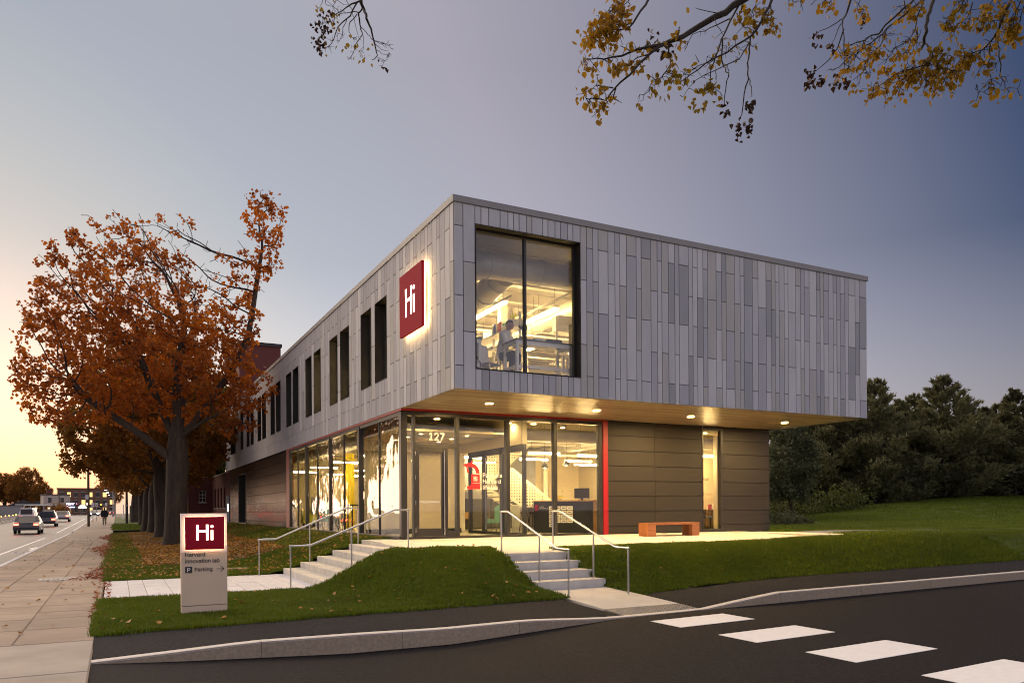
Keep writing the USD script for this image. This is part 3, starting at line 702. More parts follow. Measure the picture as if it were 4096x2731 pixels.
obj('emblem_letters', hi_letters(.075, .135, .018, (2.16, yf - .009, 1.615), r_, u_, .003), 'white_film', fr)
for s_, z in (('Pagliuca', 1.73), ('Harvard', 1.555), ('life lab', 1.38)):
    obj('glass_lettering', text(s_, .115, (2.45, yf - .005, z), r_, depth=.003), 'white_film', fr)

# dark cladding of the ground floor
ZJ = [0.0, .245, .725, 1.20, 1.675, 2.15, 2.63, 3.10, S - .002]
mb = MB(); mb.box(6.74, 10.58, D + .03, D + .2, 0, S); mb.box(11.50, 13.64, D + .03, D + .2, 0, S); mb.box(10.58, 11.50, D + .03, D + .2, 3.52, S)
mb.box(.13, .3, 19.6, 32.5, -.3, S); mb.box(.13, .3, 35.75, L - 1.2, -.3, S); mb.box(.13, .3, 32.5, 35.75, 3.1, S); mb.box(13.4, 13.62, D + .2, L, 0, S)
obj('lower_wall', mb, 'dark_backing', B)
for a, b in zip(ZJ[:-1], ZJ[1:]):
    for x0, x1 in ((6.742, 8.61), (8.61, 10.575), (11.50, 13.655)):
        mb = MB(); p = random.uniform(0, .002); mb.box(x0 + .004, x1 - .004, D - p, D + .028, a + .009, b - .009); obj('wall_panel', mb, 'wall_panel', B)
    ye = [19.605, 21.38, 23.35, 25.33, 27.3, 29.28, 31.0, 32.5]
    for y0, y1 in list(zip(ye[:-1], ye[1:])) + [(35.75, 37.8), (37.8, 39.9)]:
        if y0 >= 32.5 and a > 3.05: pass
        mb = MB(); p = random.uniform(0, .004); q = random.uniform(-.004, .004); y0_, y1_ = y0 + .006, y1 - .006
        mb.hexa([(.10 - p, y0_, a + .007), (.128, y0_, a + .007), (.128, y1_, a + .007), (.10 - p + q, y1_, a + .007)], [(.10 - p - q, y0_, b - .007), (.128, y0_, b - .007), (.128, y1_, b - .007), (.10 - p, y1_, b - .007)]); obj('metal_panel', mb, 'bronze_panel', B)
    mb = MB(); mb.box(13.622, 13.65, D + .03, L - 1.2, a + .009, b - .009); obj('side_panel', mb, 'wall_panel', B)
mb = MB(); mb.box(.10, .128, 32.5, 35.75, 3.11, S - .004); obj('metal_panel', mb, 'bronze_panel', B)
# narrow office window and the deep window of the long side
nw = thing('narrow_window', parent=B)
mb = MB(); mb.box(10.58, 10.63, D - .01, D + .14, 0, 3.52); mb.box(11.40, 11.498, D - .01, D + .14, 0, 3.52); mb.box(10.63, 11.40, D - .01, D + .14, 3.44, 3.52); mb.box(10.63, 11.40, D - .01, D + .14, 0, .10); obj('frame', mb, 'dark_frame', nw)
obj('pane', MB().quad((10.63, D + .06, .10), (11.40, D + .06, .10), (11.40, D + .06, 3.44), (10.63, D + .06, 3.44)), 'pane', nw)
mb = MB(); mb.box(10.66, 11.38, D + .10, D + .2, 3.28, 3.44); obj('roller_blind', mb, 'cream_wall', nw)
dw = thing('deep_window', parent=B)
mb = MB(); mb.box(.08, .9, 32.5, 32.55, -.3, 3.1); mb.box(.08, .9, 35.7, 35.75, -.3, 3.1); mb.box(.10, .9, 32.55, 35.7, 3.05, 3.1); mb.box(.10, .9, 32.55, 35.7, -.3, .08); obj('reveal', mb, 'dark_frame', dw)
obj('pane', MB().quad((.85, 35.7, .08), (.85, 32.55, .08), (.85, 32.55, 3.05), (.85, 35.7, 3.05)), 'dark_pane', dw)

# ------------------------------------------------------------------ inside, ground floor
def part(n, mb, m): return obj(n, mb, m, B)
part('lobby_floor', MB().box(.17, 13.4, D + .12, 30, -.12, .0), 'lobby_floor')
part('entrance_mat', MB().box(.3, 6.4, D + .13, D + 1.7, .001, .012), 'dark_floor')
part('upper_floor', MB().box(.3, 13.75, .3, 30, 3.90, 4.0), 'ceiling_grey')
part('lobby_back_wall', MB().box(7.0, 13.4, 15.6, 15.8, 0, 3.9), 'cream_wall')
part('lounge_wall', MB().box(7.0, 7.2, 15.8, 28, 0, 3.9), 'cream_wall')
part('lounge_back_wall', MB().box(.2, 7.0, 28, 28.2, 0, 3.9), 'cream_wall')
part('lobby_side_wall', MB().box(13.2, 13.4, D + .2, 15.6, 0, 3.9), 'cream_wall')
part('spandrel', MB().box(.17, 6.7, D + .12, D + .3, 3.55, 3.9).box(.17, .3, D + .3, 19.6, 3.55, 3.9), 'ceiling_grey')
# vestibule: plain wall facing the door, dark framed glass on its right
part('vestibule_wall', MB().box(.45, 2.05, 8.6, 8.75, 0, 2.75).box(2.35, 3.9, 8.6, 8.75, 0, 2.75), 'cream_wall')
part('vestibule_bulkhead', MB().box(.2, 4.06, 8.4, 8.75, 2.76, 3.88).box(3.90, 4.06, D + .3, 8.4, 2.76, 3.88), 'cream_wall')
part('vestibule_ceiling', MB().box(.2, 3.89, 4.9, 8.4, 3.1, 3.16), 'cream_wall')
part('skirting', MB().box(.45, 3.88, 8.57, 8.599, 0, .16), 'dark_frame')
vs = thing('vestibule_screen', parent=B)
mb = MB()
for y0, y1 in ((4.0, 4.1), (5.45, 5.62), (6.75, 6.95), (7.9, 8.05)): mb.box(3.92, 4.02, y0, y1, 0, 2.755)
mb.box(3.92, 4.02, 4.1, 8.05, 2.56, 2.755); mb.box(3.92, 4.02, 4.1, 8.05, .0, .09); obj('frame', mb, 'dark_frame', vs)
mb = MB().tube([(3.88, 6.55, .15), (3.88, 6.55, 2.5)], .018, 8); obj('pull_handle', mb, 'steel', vs)
obj('pane', MB().quad((3.97, 7.9, .09), (3.97, 4.1, .09), (3.97, 4.1, 2.56), (3.97, 7.9, 2.56)), 'pane', vs)
for x, y in ((5.3, 13.2), (7.55, 13.2), (9.9, 13.2), (4.2, 9.3), (9.9, 8.0), (2.2, 13.2), (2.2, 17.5), (2.2, 21.5)):
    part('column', MB().box(x - .1, x + .1, y - .1, y + .1, 0, 3.9), 'beam_white')
for y in (5.6, 7.6, 9.6, 11.6, 13.6, 16, 18.4, 20.8, 23): part('ceiling_beam', MB().box(.3, 13.2 if y < 15 else 7.0, y - .07, y + .07, 3.62, 3.9), 'beam_white')
def duct(path, r, n=18, m='galvanised', rings=True):
    p = np.array(path, float); q = []
    for a, b in zip(p[:-1], p[1:]): q += [a + (b - a) * t for t in np.linspace(0, 1, 8)[:-1]]
    q.append(p[-1]); q = np.array(q); mb = MB(); mb.tube(q, r, n)
    if rings:
        for k in range(2, len(q) - 1, 4):
            t = q[k + 1] - q[k]; t /= np.linalg.norm(t); mb.tube([q[k] - t * .02, q[k] + t * .02], r + .02, n)
    return mb
obj('air_duct', duct([(.6, 6.2, 3.28), (9.0, 6.2, 3.28)], .22), 'galvanised', B, smooth=40)
obj('air_duct', duct([(4.6, 9.4, 3.42), (12.8, 9.4, 3.42)], .18), 'galvanised', B, smooth=40)
obj('air_duct', duct([(8.9, 6.2, 3.28), (9.3, 6.6, 3.28), (9.3, 15, 3.28)], .2), 'galvanised', B, smooth=40)
obj('air_duct', duct([(1.3, 9.3, 3.4), (1.3, 27, 3.4)], .24), 'galvanised', B, smooth=40)
part('cable_tray', MB().box(4.5, 12.5, 11.0, 11.35, 2.98, 3.05), 'beam_white')
# stair with perforated guards
sc = thing('lobby_stair', parent=B)
def P3(x, z): return (x, z)
yst = 10.6
def perforated(poly, step, r):
    hs = []; x0, z0, x1, z1 = poly.bounds
    inner = poly.buffer(-.10)
    import shapely
    for i, x in enumerate(np.arange(x0, x1, step)):
        for j, z in enumerate(np.arange(z0, z1, step)):
            if inner.contains(shapely.Point(x, z)): hs.append(sbox(x - r, z - r, x + r, z + r))
    return poly.difference(unary_union(hs)) if hs else poly
flight = Polygon([(6.35, 1.52), (6.75, 1.46 + .95), (6.98, 2.42), (9.05, .95), (9.05, .05), (8.7, .05)])
obj('perforated_guard', MB().prism(perforated(flight, .115, .030), .02, (0, yst, 0), (1, 0, 0), (0, 0, 1)), 'white_wall', sc)
flight2 = Polygon([(6.3, 1.9), (6.3, 3.6), (8.6, 3.6), (8.2, 3.25), (6.75, 2.0)])
obj('perforated_guard', MB().prism(perforated(flight2, .115, .030), .02, (0, yst + 1.2, 0), (1, 0, 0), (0, 0, 1)), 'white_wall', sc)
for k in range(9):
    x = 8.6 - k * .27; z = .16 + k * .165; obj('tread', MB().box(x - .3, x, yst + .03, yst + 1.17, z - .04, z), 'oak' if 0 else 'white_wall', sc)
obj('stringer', MB().bar((8.8, yst + 1.18, .05), (6.3, yst + 1.18, 1.62), .03, .3), 'white_wall', sc)
obj('landing', MB().box(4.9, 6.32, yst, yst + 2.4, 1.56, 1.66), 'white_wall', sc)
part('stair_back_wall', MB().box(4.7, 9.4, yst + 2.5, yst + 2.6, 0, 3.5), 'grey_plastic')
part('wainscot', MB().box(4.1, 9.4, yst + 2.46, yst + 2.499, .0, 1.25), 'desk_black')
part('wall_bench', MB().box(4.1, 6.2, yst + 2.1, yst + 2.45, .42, .70), 'oak')
lk = thing('wall_lockers', parent=B)
for i in range(6):
    for j in range(2):
        x = 10.0 + i * .42; mb = MB(); mb.box(x + .008, x + .412, 15.2, 15.58, .75 + j * .62, 1.36 + j * .62); d = obj('locker_door', mb, 'cream_wall', lk)
        obj('knob', MB().lathe((x + .34, 15.18, 1.05 + j * .62), [(.022, -.01), (.028, .0), (.001, .02)], 8), 'black_plastic', d)
# office behind the narrow window
part('office_wall', MB().box(9.5, 13.19, 5.9, 6.05, 0, 3.9).box(9.5, 9.62, D + .2, 5.9, 0, 3.9), 'cream_wall')
part('office_wall_return', MB().box(11.80, 12.15, 4.35, 4.55, 0, 3.9), 'cream_wall')
obj('wall_lettering', text('life lab', .10, (12.36, 5.892, 1.84), (1, 0, 0), depth=.003), 'letter_dark', B)
obj('air_duct', duct([(11.0, 5.3, 3.12), (12.55, 5.3, 3.12)], .2), 'galvanised', B, smooth=40)

# linear lamps
def linear_lamp(name, label, group, loc, rz, top, gm='tube_glow'):
    t = thing(name, label, 'lamp', group, loc, rz)
    obj('housing', MB().box(-.62, .62, -.075, .075, .035, .085), 'beam_white', t)
    mb = MB(); mb.hexa([(-.60, -.045, -.03), (.60, -.045, -.03), (.60, .045, -.03), (-.60, .045, -.03)], [(-.60, -.068, .034), (.60, -.068, .034), (.60, .068, .034), (-.60, .068, .034)]); obj('diffuser', mb, gm, t)
    for x in (-.5, .5): obj('cable', MB().tube([(x, 0, .085), (x, 0, top)], .006, 4), 'black_plastic', t)
    return t
GL = 'linear lamps hanging in the lit lobby and lounge'
LB = 'glowing linear lamp over the reception desk, nearest to the entrance glass'
first = linear_lamp('linear_lamp', LB, GL, (6.35, 7.0, 2.74), 0, 1.1)
for x, y, lb in ((8.6, 7.4, 'right of the reception desk lamp'), (4.7, 9.9, 'in front of the stair landing, leftmost in the lobby'), (7.6, 10.0, 'in front of the perforated stair guard'), (9.9, 10.4, 'right of the perforated stair guard'), (6.6, 12.6, 'behind the stair'), (11.6, 12.4, 'before the wall lockers'), (11.3, 8.3, 'at the right edge of the entrance glass')): dup(first, (x, y, 2.74), 0, 'glowing linear lamp ' + lb)
lounge0 = linear_lamp('linear_lamp', 'glowing lounge lamp deepest behind the long glass wall', GL, (5.2, 26.5, 2.74), 0, 1.1, 'lounge_tube_glow')
for i, (x, y) in enumerate(((1.6, 10.6), (3.6, 12.2), (1.4, 14.6), (3.3, 16.3), (1.5, 18.6), (3.6, 20.6), (1.6, 23.0), (5.3, 15.0), (5.3, 20.0), (3.6, 25.0))): dup(lounge0, (x, y, 2.74), 0, 'glowing lounge lamp behind the ' + ('panes nearest the corner' if y < 13 else 'middle panes' if y < 19 else 'farthest panes') + ' of the long glass')
dup(first, (11.75, 5.0, 2.66), 0, 'glowing linear lamp seen through the narrow office window', 'office lamp')
spot = thing('ceiling_spot', 'small round ceiling spot above the entrance vestibule', 'lamp', 'spots in the vestibule ceiling', (1.2, 6.6, 3.1))
obj('can', MB().lathe((0, 0, 0), [(.07, 0), (.075, -.03), (.06, -.03), (.06, -.01)], 14), 'beam_white', spot); obj('lens', MB().lathe((0, 0, 0), [(.058, -.02), (.001, -.022)], 14), 'spot_glow', spot)
for x, y in ((2.7, 6.6), (1.2, 5.4), (2.7, 5.4), (1.2, 7.7), (2.7, 7.7)): dup(spot, (x, y, 3.1))
spot2 = thing('ceiling_spot', 'round lit spot near the glass head above the entrance', 'lamp', 'spots along the entrance glass', (.95, 4.6, 3.55))
obj('can', MB().lathe((0, 0, 0), [(.09, .1), (.09, -.03), (.075, -.03), (.075, -.01)], 14), 'beam_white', spot2); obj('lens', MB().lathe((0, 0, 0), [(.073, -.02), (.001, -.022)], 14), 'spot_glow', spot2)
dup(spot2, (3.75, 4.6, 3.45)); dup(spot2, (5.9, 5.0, 3.45))
def bell(label, loc):
    t = thing('pendant_lamp', label, 'pendant lamp', None, loc)
    obj('shade', MB().lathe((0, 0, 0), [(.001, .17), (.03, .17), (.06, .14), (.10, .09), (.125, .0), (.118, .0), (.09, .08), (.03, .12)], 16), 'grey_plastic', t, smooth=40)
    obj('bulb', MB().lathe((0, 0, .02), [(.001, -.04), (.04, 0), (.001, .04)], 8), 'tube_glow', t); obj('cord', MB().tube([(0, 0, .17), (0, 0, 1.4)], .006, 4), 'black_plastic', t)
bell('dark bell pendant lamp left of the middle glass bar above the desk', (6.0, 6.35, 2.20)); bell('dark bell pendant lamp right of the middle glass bar above the desk', (6.85, 6.35, 2.30))
# ================================================================== things outside the building
def handrail(label, top, mid, low, hgt=.915):
    """top, mid, low: feet of the three posts."""
    t = thing('handrail', label, 'handrail', 'steel handrails of the two flights')
    top, mid, low = (np.array(p, float) for p in (top, mid, low)); d = low - top; d[2] = 0; d /= np.linalg.norm(d)
    zt, zl = top[2] + hgt, low[2] + hgt
    a = top - d * .02; a[2] = zt; b = top + d * .32; b[2] = zt; c = low - d * .42; c[2] = zl; e = low + d * .03; e[2] = zl
    mb = MB(); mb.tube([a, a + (b - a) * .95, b + (c - b) * .015, c - (c - b) * .015, c + (e - c) * .05, e], .022, 10); obj('rail', mb, 'steel', t, smooth=50)
    for p in (top, mid, low):
        s = np.clip(((p - b) @ d) / ((c - b) @ d), 0, 1); zr = zt + (zl - zt) * s - .02
        mb = MB(); mb.bar((p[0], p[1], p[2] - .1), (p[0], p[1], zr), .026, .026, (0, 1, 0)); obj('post', mb, 'post_steel', t)
handrail('steel handrail on the grass side of the left steps, farther from the camera', (-1.04, 4.33, -.05), (-2.35, 4.33, -.53), (-3.64, 4.33, -.85))
handrail('steel handrail on the mound side of the left steps, ending at the door', (-.92, .62, -.11), (-2.25, .62, -.55), (-3.58, .62, -.87))
handrail('steel handrail on the mound side of the right steps', (.80, -.75, -.16), (.80, -2.48, -.665), (.80, -3.62, -.89))
handrail('steel handrail on the right lawn side of the right steps', (2.14, -.75, -.16), (2.14, -2.45, -.66), (2.14, -3.70, -.895))
# wooden bench
bn = thing('bench', 'reddish slatted hardwood bench against the dark wall under the overhang', 'bench', loc=(8.28, 2.62, float(terrace_z(2.6))))
for j in range(6):
    y = -.24 + j * .082
    obj('seat_slat', MB().box(-.99, .99, y, y + .068, .34, .41), 'ipe_wood', bn)
    for s in (-1, 1):
        x0, x1 = (-.99, -.70) if s < 0 else (.70, .99)
        obj('leg_slat', MB().box(x0, x1, y, y + .068, .0, .339), 'ipe_wood', bn)
for s in (-.84, .84): obj('foot_bolt', MB().box(s - .03, s + .03, -.2, .2, .10, .13), 'dark_frame', bn)
# pylon sign
py = thing('pylon_sign', 'low beige pylon sign with glowing red square beside the sidewalk', 'sign', loc=(-5.98, -2.85, -.89))
w = .695
obj('base', MB().box(0, w, .004, .145, -.1, .165), 'sign_body', py)
obj('reveal_joint', MB().box(.01, w - .01, .012, .135, .165, .175), 'dark_frame', py)
obj('body', MB().box(0, w, 0, .15, .175, 1.03), 'sign_body', py)
obj('light_box', MB().box(0, w, 0, .15, 1.031, 1.655), 'paper_white', py)
X0, X1, Z0, Z1 = .058, .645, 1.075, 1.60
obj('halo_light', MB().box(X0 + .03, X1 - .03, -.022, -.012, Z0 + .03, Z0 + .045).box(X0 + .03, X1 - .03, -.022, -.012, Z1 - .045, Z1 - .03).box(X0 + .03, X0 + .045, -.022, -.012, Z0 + .045, Z1 - .045).box(X1 - .045, X1 - .03, -.022, -.012, Z0 + .045, Z1 - .045), 'sign_glow', py)
obj('red_panel', MB().box(X0, X1, -.045, -.028, Z0, Z1), 'sign_red', py)
obj('panel_mount', MB().box(X0 + .06, X1 - .06, -.027, -.001, Z0 + .06, Z1 - .06), 'dark_frame', py)
obj('glowing_letters', hi_letters(.183, .25, .037, (X0 + .165, -.046, Z0 + .150), (1, 0, 0), (0, 0, 1), .004), 'letter_glow', py)
for s_, z, h_, wd in (('Harvard', .965, .060, .300), ('innovation lab', .862, .060, .520), ('Parking', .725, .058, .268)):
    x = X0 if s_ != 'Parking' else X0 + .142
    obj('lettering', text(s_, h_, (x, -.001, z), (1, 0, 0), depth=.003, bold=True, width=wd), 'letter_dark', py)
obj('parking_square', MB().box(X0, X0 + .105, -.004, -.0005, .70, .802), 'letter_dark', py)
obj('parking_letter', text('P', .062, (X0 + .030, -.0045, .72), (1, 0, 0), depth=.003, bold=True, width=.046), 'white_film', py)
ar = MB(); ar.bar((X0 + .472, -.002, .752), (X0 + .585, -.002, .752), .003, .010, (0, 0, 1)); ar.bar((X0 + .535, -.002, .80), (X0 + .588, -.002, .752), .003, .010, (0, 0, 1)); ar.bar((X0 + .535, -.002, .704), (X0 + .588, -.002, .752), .003, .010, (0, 0, 1))
obj('arrow', ar, 'letter_dark', py)
# halo lit sign on the long facade
ws = thing('wall_sign', 'big dark red square sign with halo light on the grey facade', 'sign', loc=(-.165, 1.56, 5.34))
SZ = 1.66
obj('panel', MB().box(-.035, .035, 0, SZ, 0, 1.60), 'sign_red', ws)
obj('halo_light', MB().box(.045, .075, .03, SZ - .03, .03, .07).box(.045, .075, .03, SZ - .03, 1.53, 1.57).box(.045, .075, .03, .07, .07, 1.53).box(.045, .075, SZ - .07, SZ - .03, .07, 1.53), 'halo_glow', ws)
obj('mount', MB().box(.036, .16, .25, SZ - .25, .25, 1.35), 'dark_frame', ws)
obj('glowing_letters', hi_letters(.50, .72, .098, (-.036, 1.20, .45), (0, -1, 0), (0, 0, 1), .006), 'letter_glow', ws)

# ================================================================== furniture seen through the glass
dk = thing('reception_desk', 'black front reception desk with wooden edge and white name cards', 'desk', loc=(5.92, 7.02, 0), rz=math.atan2(-1.97, 1.13))
Ld = 2.28
obj('front', MB().box(0, Ld, 0, .05, .0, 1.06), 'desk_black', dk); obj('side', MB().box(0, .05, .05, .8, 0, 1.06), 'oak', dk); obj('side', MB().box(Ld - .05, Ld, .05, .8, 0, 1.06), 'oak', dk); obj('counter', MB().box(-.01, Ld + .01, -.01, .82, 1.061, 1.10), 'oak', dk)
obj('red_label', MB().box(.06, .19, -.004, .001, .74, .96), 'sign_red', dk)
obj('desk_lettering', text('Pagliuca', .035, (.24, -.001, .87), (1, 0, 0), depth=.003).__add__(text('Harvard life lab', .035, (.24, -.001, .81), (1, 0, 0), depth=.003)), 'white_film', dk)
for r in range(5):
    for c in range(4):
        if r == 4 and c: continue
        x = .62 + c * .235; z = .775 - r * .145
        cd = obj('name_card', MB().box(x, x + .215, -.005, .001, z, z + .125), 'paper_white', dk)
        obj('print', MB().box(x + .04, x + .175, -.008, -.0052, z + .05, z + .075), ['grey_plastic', 'letter_dark', 'book_blue'][(r * 3 + c) % 3], cd)
def local(t0, rz, x, y): return (t0[0] + x * math.cos(rz) - y * math.sin(rz), t0[1] + x * math.sin(rz) + y * math.cos(rz))
RZ = math.atan2(-1.97, 1.13)
mo = thing('monitor', 'black computer monitor standing on the reception desk, seen from behind', 'monitor', loc=(*local((5.92, 7.02), RZ, 1.65, .45), 1.101), rz=RZ)
obj('screen', MB().box(-.28, .28, -.02, .02, .06, .40), 'black_plastic', mo); obj('stand', MB().box(-.03, .03, -.03, .03, .01, .06).box(-.12, .12, -.08, .08, 0, .012), 'black_plastic', mo)
fl = thing('flower_bowl', 'low bowl of yellow flowers on the reception desk', 'flowers', loc=(*local((5.92, 7.02), RZ, .75, .4), 1.101), rz=RZ)
obj('bowl', MB().lathe((0, 0, 0), [(.001, 0), (.08, 0), (.13, .05), (.12, .05), (.001, .01)], 12), 'paper_white', fl)
mb = MB()
for k in range(60):
    a, r = random.uniform(0, 2 * PI), random.uniform(0, .26); c = np.array([r * math.cos(a) * 1.3, r * math.sin(a) * .7, .06 + random.uniform(0, .08)]); d = rng.normal(size=3) * .03
    mb.add([c, c + d, c + np.roll(d, 1), c - d * .5], [[0, 1, 2], [0, 2, 3]])
obj('petals', mb, 'yellow_paint', fl)
ct = thing('side_counter', 'white side counter beside the reception desk with a bowl on top', 'counter', loc=(6.1, 7.9, 0))
obj('top', MB().box(-.45, .45, -.3, .3, .86, .93), 'lab_white', ct); obj('panel', MB().box(-.42, -.37, -.28, .28, 0, .859), 'lab_white', ct); obj('panel', MB().box(.37, .42, -.28, .28, 0, .859), 'lab_white', ct); obj('back', MB().box(-.369, .369, .22, .27, 0, .859), 'lab_white', ct)
def stool(label, loc, group=None, m='black_plastic'):
    t = thing('bar_stool', label, 'stool', group, loc)
    obj('seat', MB().lathe((0, 0, .66), [(.001, .03), (.15, .045), (.17, .03), (.16, .0), (.001, .0)], 14), m, t)
    for a in (PI / 4, 3 * PI / 4, 5 * PI / 4, 7 * PI / 4):
        obj('leg', MB().tube([(.11 * math.cos(a), .11 * math.sin(a), .66), (.2 * math.cos(a), .2 * math.sin(a), 0)], .014, 6), m, t)
    obj('foot_ring', MB().tube([(.175 * math.cos(a), .175 * math.sin(a), .22) for a in np.linspace(0, 2 * PI, 17)], .008, 5), 'steel', t)
    return t
stool('black bar stool left of the pair at the white side counter', (5.80, 7.45, 0)); stool('black bar stool right of the pair at the white side counter, touching the desk', (6.12, 7.38, 0))
def wing_chair(label, loc, rz, m):
    t = thing('lounge_chair', label, 'armchair', None, loc, rz)
    obj('seat', MB().box(-.32, .32, -.3, .3, .32, .46), m, t)
    mb = MB(); g = np.linspace(-1.0, 1.0, 9)
    for a, b in zip(g[:-1], g[1:]):
        q = lambda a, r, z: (r * math.sin(a) * 1.0, .05 + r * math.cos(a) * .9, z)
        mb.hexa([q(a, .33, .35), q(a, .42, .35), q(b, .42, .35), q(b, .33, .35)], [q(a, .30, .98 - .12 * a * a), q(a, .37, 1.0 - .12 * a * a), q(b, .37, 1.0 - .12 * b * b), q(b, .30, .98 - .12 * b * b)])
    obj('back', mb, m, t)
    for x, y in ((-.26, -.24), (.26, -.24), (-.26, .26), (.26, .26)): obj('leg', MB().tube([(x * .85, y * .85, .32), (x * 1.1, y * 1.1, 0)], .015, 6), 'black_plastic', t)
wing_chair('teal tufted wing chair behind the third pane of the long glass wall', (1.35, 17.3, 0), math.radians(150), 'teal_fabric')
wing_chair('small teal chair half hidden behind the counter stools', (5.2, 8.5, 0), math.radians(200), 'teal_fabric')
for lb, loc, rz in (('lime green sofa seen behind the left panes of the long glass wall', (1.9, 22.6, 0), math.radians(80)), ('short lime green sofa farther back in the lounge', (2.9, 25.4, 0), math.radians(90))):
    so = thing('sofa', lb, 'sofa', loc=loc, rz=rz)
    obj('seat', MB().box(-1.0, 1.0, -.4, .4, .18, .42), 'lime_fabric', so); obj('back', MB().box(-1.0, 1.0, .401, .55, .18, .82), 'lime_fabric', so)
    for s in (-1, 1): obj('arm', MB().box(s * 1.0 - (.0 if s > 0 else .14), s * 1.0 + (.14 if s > 0 else 0), -.4, .55, .18, .62), 'lime_fabric', so)
    for x in (-.9, .9):
        for y in (-.3, .45): obj('leg', MB().box(x - .03, x + .03, y - .03, y + .03, 0, .179), 'black_plastic', so)
so = thing('lounge_screen', 'tall blue grey felt screen behind the lime sofa', 'screen', loc=(2.6, 24.0, 0)); obj('panel', MB().box(-.5, .5, -.05, .05, .1, 1.5), 'cool_grey_fabric', so); obj('foot', MB().box(-.4, .4, -.2, .2, 0, .1), 'black_plastic', so)
obj('yellow_panel', MB().box(1.62, 2.02, 15.55, 15.85, .0, 3.2), 'yellow_paint', label='bright yellow pillar in the lounge behind the long glass wall', cat='pillar')
ht = thing('high_table', 'dark high table with bar stools in front of the yellow pillar', 'table', loc=(1.35, 13.8, 0))
obj('top', MB().box(-.35, .35, -.8, .8, .98, 1.03), 'black_plastic', ht)
for x in (-.28, .28):
    for y in (-.7, .7): obj('leg', MB().box(x - .025, x + .025, y - .025, y + .025, 0, .979), 'black_plastic', ht)
for y in (13.2, 13.8, 14.4): stool('black bar stool at the dark high table in the lounge', (.78, y, 0), 'bar stools at the high table')
oc = thing('office_chair', 'black mesh office chair seen through the narrow window', 'office chair', loc=(12.02, 4.95, 0), rz=math.radians(60))
obj('seat', MB().box(-.25, .25, -.24, .24, .46, .53), 'cool_grey_fabric', oc); obj('back', MB().hexa([(-.22, .24, .6), (.22, .24, .6), (.22, .28, .6), (-.22, .28, .6)], [(-.18, .36, 1.12), (.18, .36, 1.12), (.18, .40, 1.12), (-.18, .40, 1.12)]), 'black_plastic', oc)
obj('column', MB().tube([(0, 0, .08), (0, 0, .46)], .03, 8), 'black_plastic', oc)
mb = MB()
for k in range(5): a = k * 2 * PI / 5; mb.bar((0, 0, .11), (.3 * math.cos(a), .3 * math.sin(a), .05), .04, .03)
obj('base', mb, 'black_plastic', oc)
for s in (-1, 1): obj('armrest', MB().box(s * .27 - .03, s * .27 + .03, -.15, .15, .70, .73).box(s * .27 - .015, s * .27 + .015, -.02, .02, .5, .70), 'black_plastic', oc)
od = thing('office_desk', 'wooden office desk with small things seen through the narrow window', 'desk', loc=(12.75, 5.45, 0))
obj('top', MB().box(-.8, .42, -.35, .4, .72, .76), 'oak', od); obj('modesty_panel', MB().box(-.75, .4, -.3, -.27, .1, .719), 'oak', od)
for i, (x, m) in enumerate(((-.35, 'book_red'), (-.25, 'paper_white'), (-.12, 'book_green'), (.05, 'paper_white'))): obj('desk_tidy', MB().box(x - .045, x + .045, -.1, .0, .761, .93 + .04 * (i % 2)), m, label=['red', 'white', 'green', 'cream'][i] + ' small pot or box standing on the office desk', cat='box') if 0 else obj('desk_tidy', MB().box(x - .045, x + .045, -.1, .0, .761, .93 + .04 * (i % 2)), m, od)

# ================================================================== people: one skin per body
def body(joints, bones, refine=.035, it=8):
    """joints: name -> (x, y, z, r); bones: chains of names."""
    sph = {k: m3.Manifold.sphere(v[3], 12).translate(v[:3]) for k, v in joints.items()}
    parts_ = [m3.Manifold.batch_hull([sph[a], sph[b]]) for a, b in bones]
    u = m3.Manifold.batch_boolean(parts_, m3.OpType.Add).refine_to_length(refine)
    v, f, _ = meshkit.arrays(u); t = trimesh.Trimesh(v, f, process=True); trimesh.smoothing.filter_taubin(t, iterations=it); return t
# ------------------------------------------------------------------ upper floor laboratory
part('lab_side_wall', MB().box(13.4, 13.6, .35, 20, 4.0, 7.8), 'white_wall'); part('lab_back_wall', MB().box(.3, 13.4, 15.0, 15.2, 4.0, 7.8), 'white_wall')
part('lab_ceiling', MB().box(.31, 13.4, .31, 15.0, 7.66, 7.72), 'ceiling_grey')
for y in (2.1, 3.7, 5.3, 6.9, 8.5, 10.1, 11.7, 13.3): part('roof_beam', MB().box(.31, 13.4, y - .05, y + .05, 7.36, 7.65).box(.31, 13.4, y - .1, y + .1, 7.33, 7.359), 'beam_white')
for x, y in ((3.55, 4.6), (7.2, 4.6), (3.55, 10), (7.2, 10)): part('column', MB().box(x - .11, x + .11, y - .11, y + .11, 4.0, 7.33), 'beam_white')
obj('air_duct', duct([(.35, 2.7, 7.05), (1.0, 1.85, 7.05), (1.6, 1.55, 7.05), (4.2, 1.5, 7.05), (9, 1.5, 7.05)], .33, 22), 'galvanised', B, smooth=40)
obj('air_duct', duct([(2.25, 1.9, 7.0), (2.2, 3.2, 6.75), (2.2, 13, 6.75)], .33, 22), 'galvanised', B, smooth=40)
obj('air_duct', duct([(5.6, 3.0, 6.95), (5.6, 14, 6.95)], .27, 20), 'galvanised', B, smooth=40)
part('pipe_rack', MB().box(3.9, 3.95, .8, 14, 6.55, 6.60).box(4.05, 4.09, .8, 14, 6.6, 6.64).box(2.5, 2.54, 2, 14, 6.5, 6.54), 'beam_white')
part('strut_rail', MB().box(1.0, 9, 5.0, 5.05, 6.25, 6.30).box(1.0, 9, 8.0, 8.05, 6.25, 6.30), 'beam_white')
LL = 'linear lamps hanging in the upper floor laboratory'
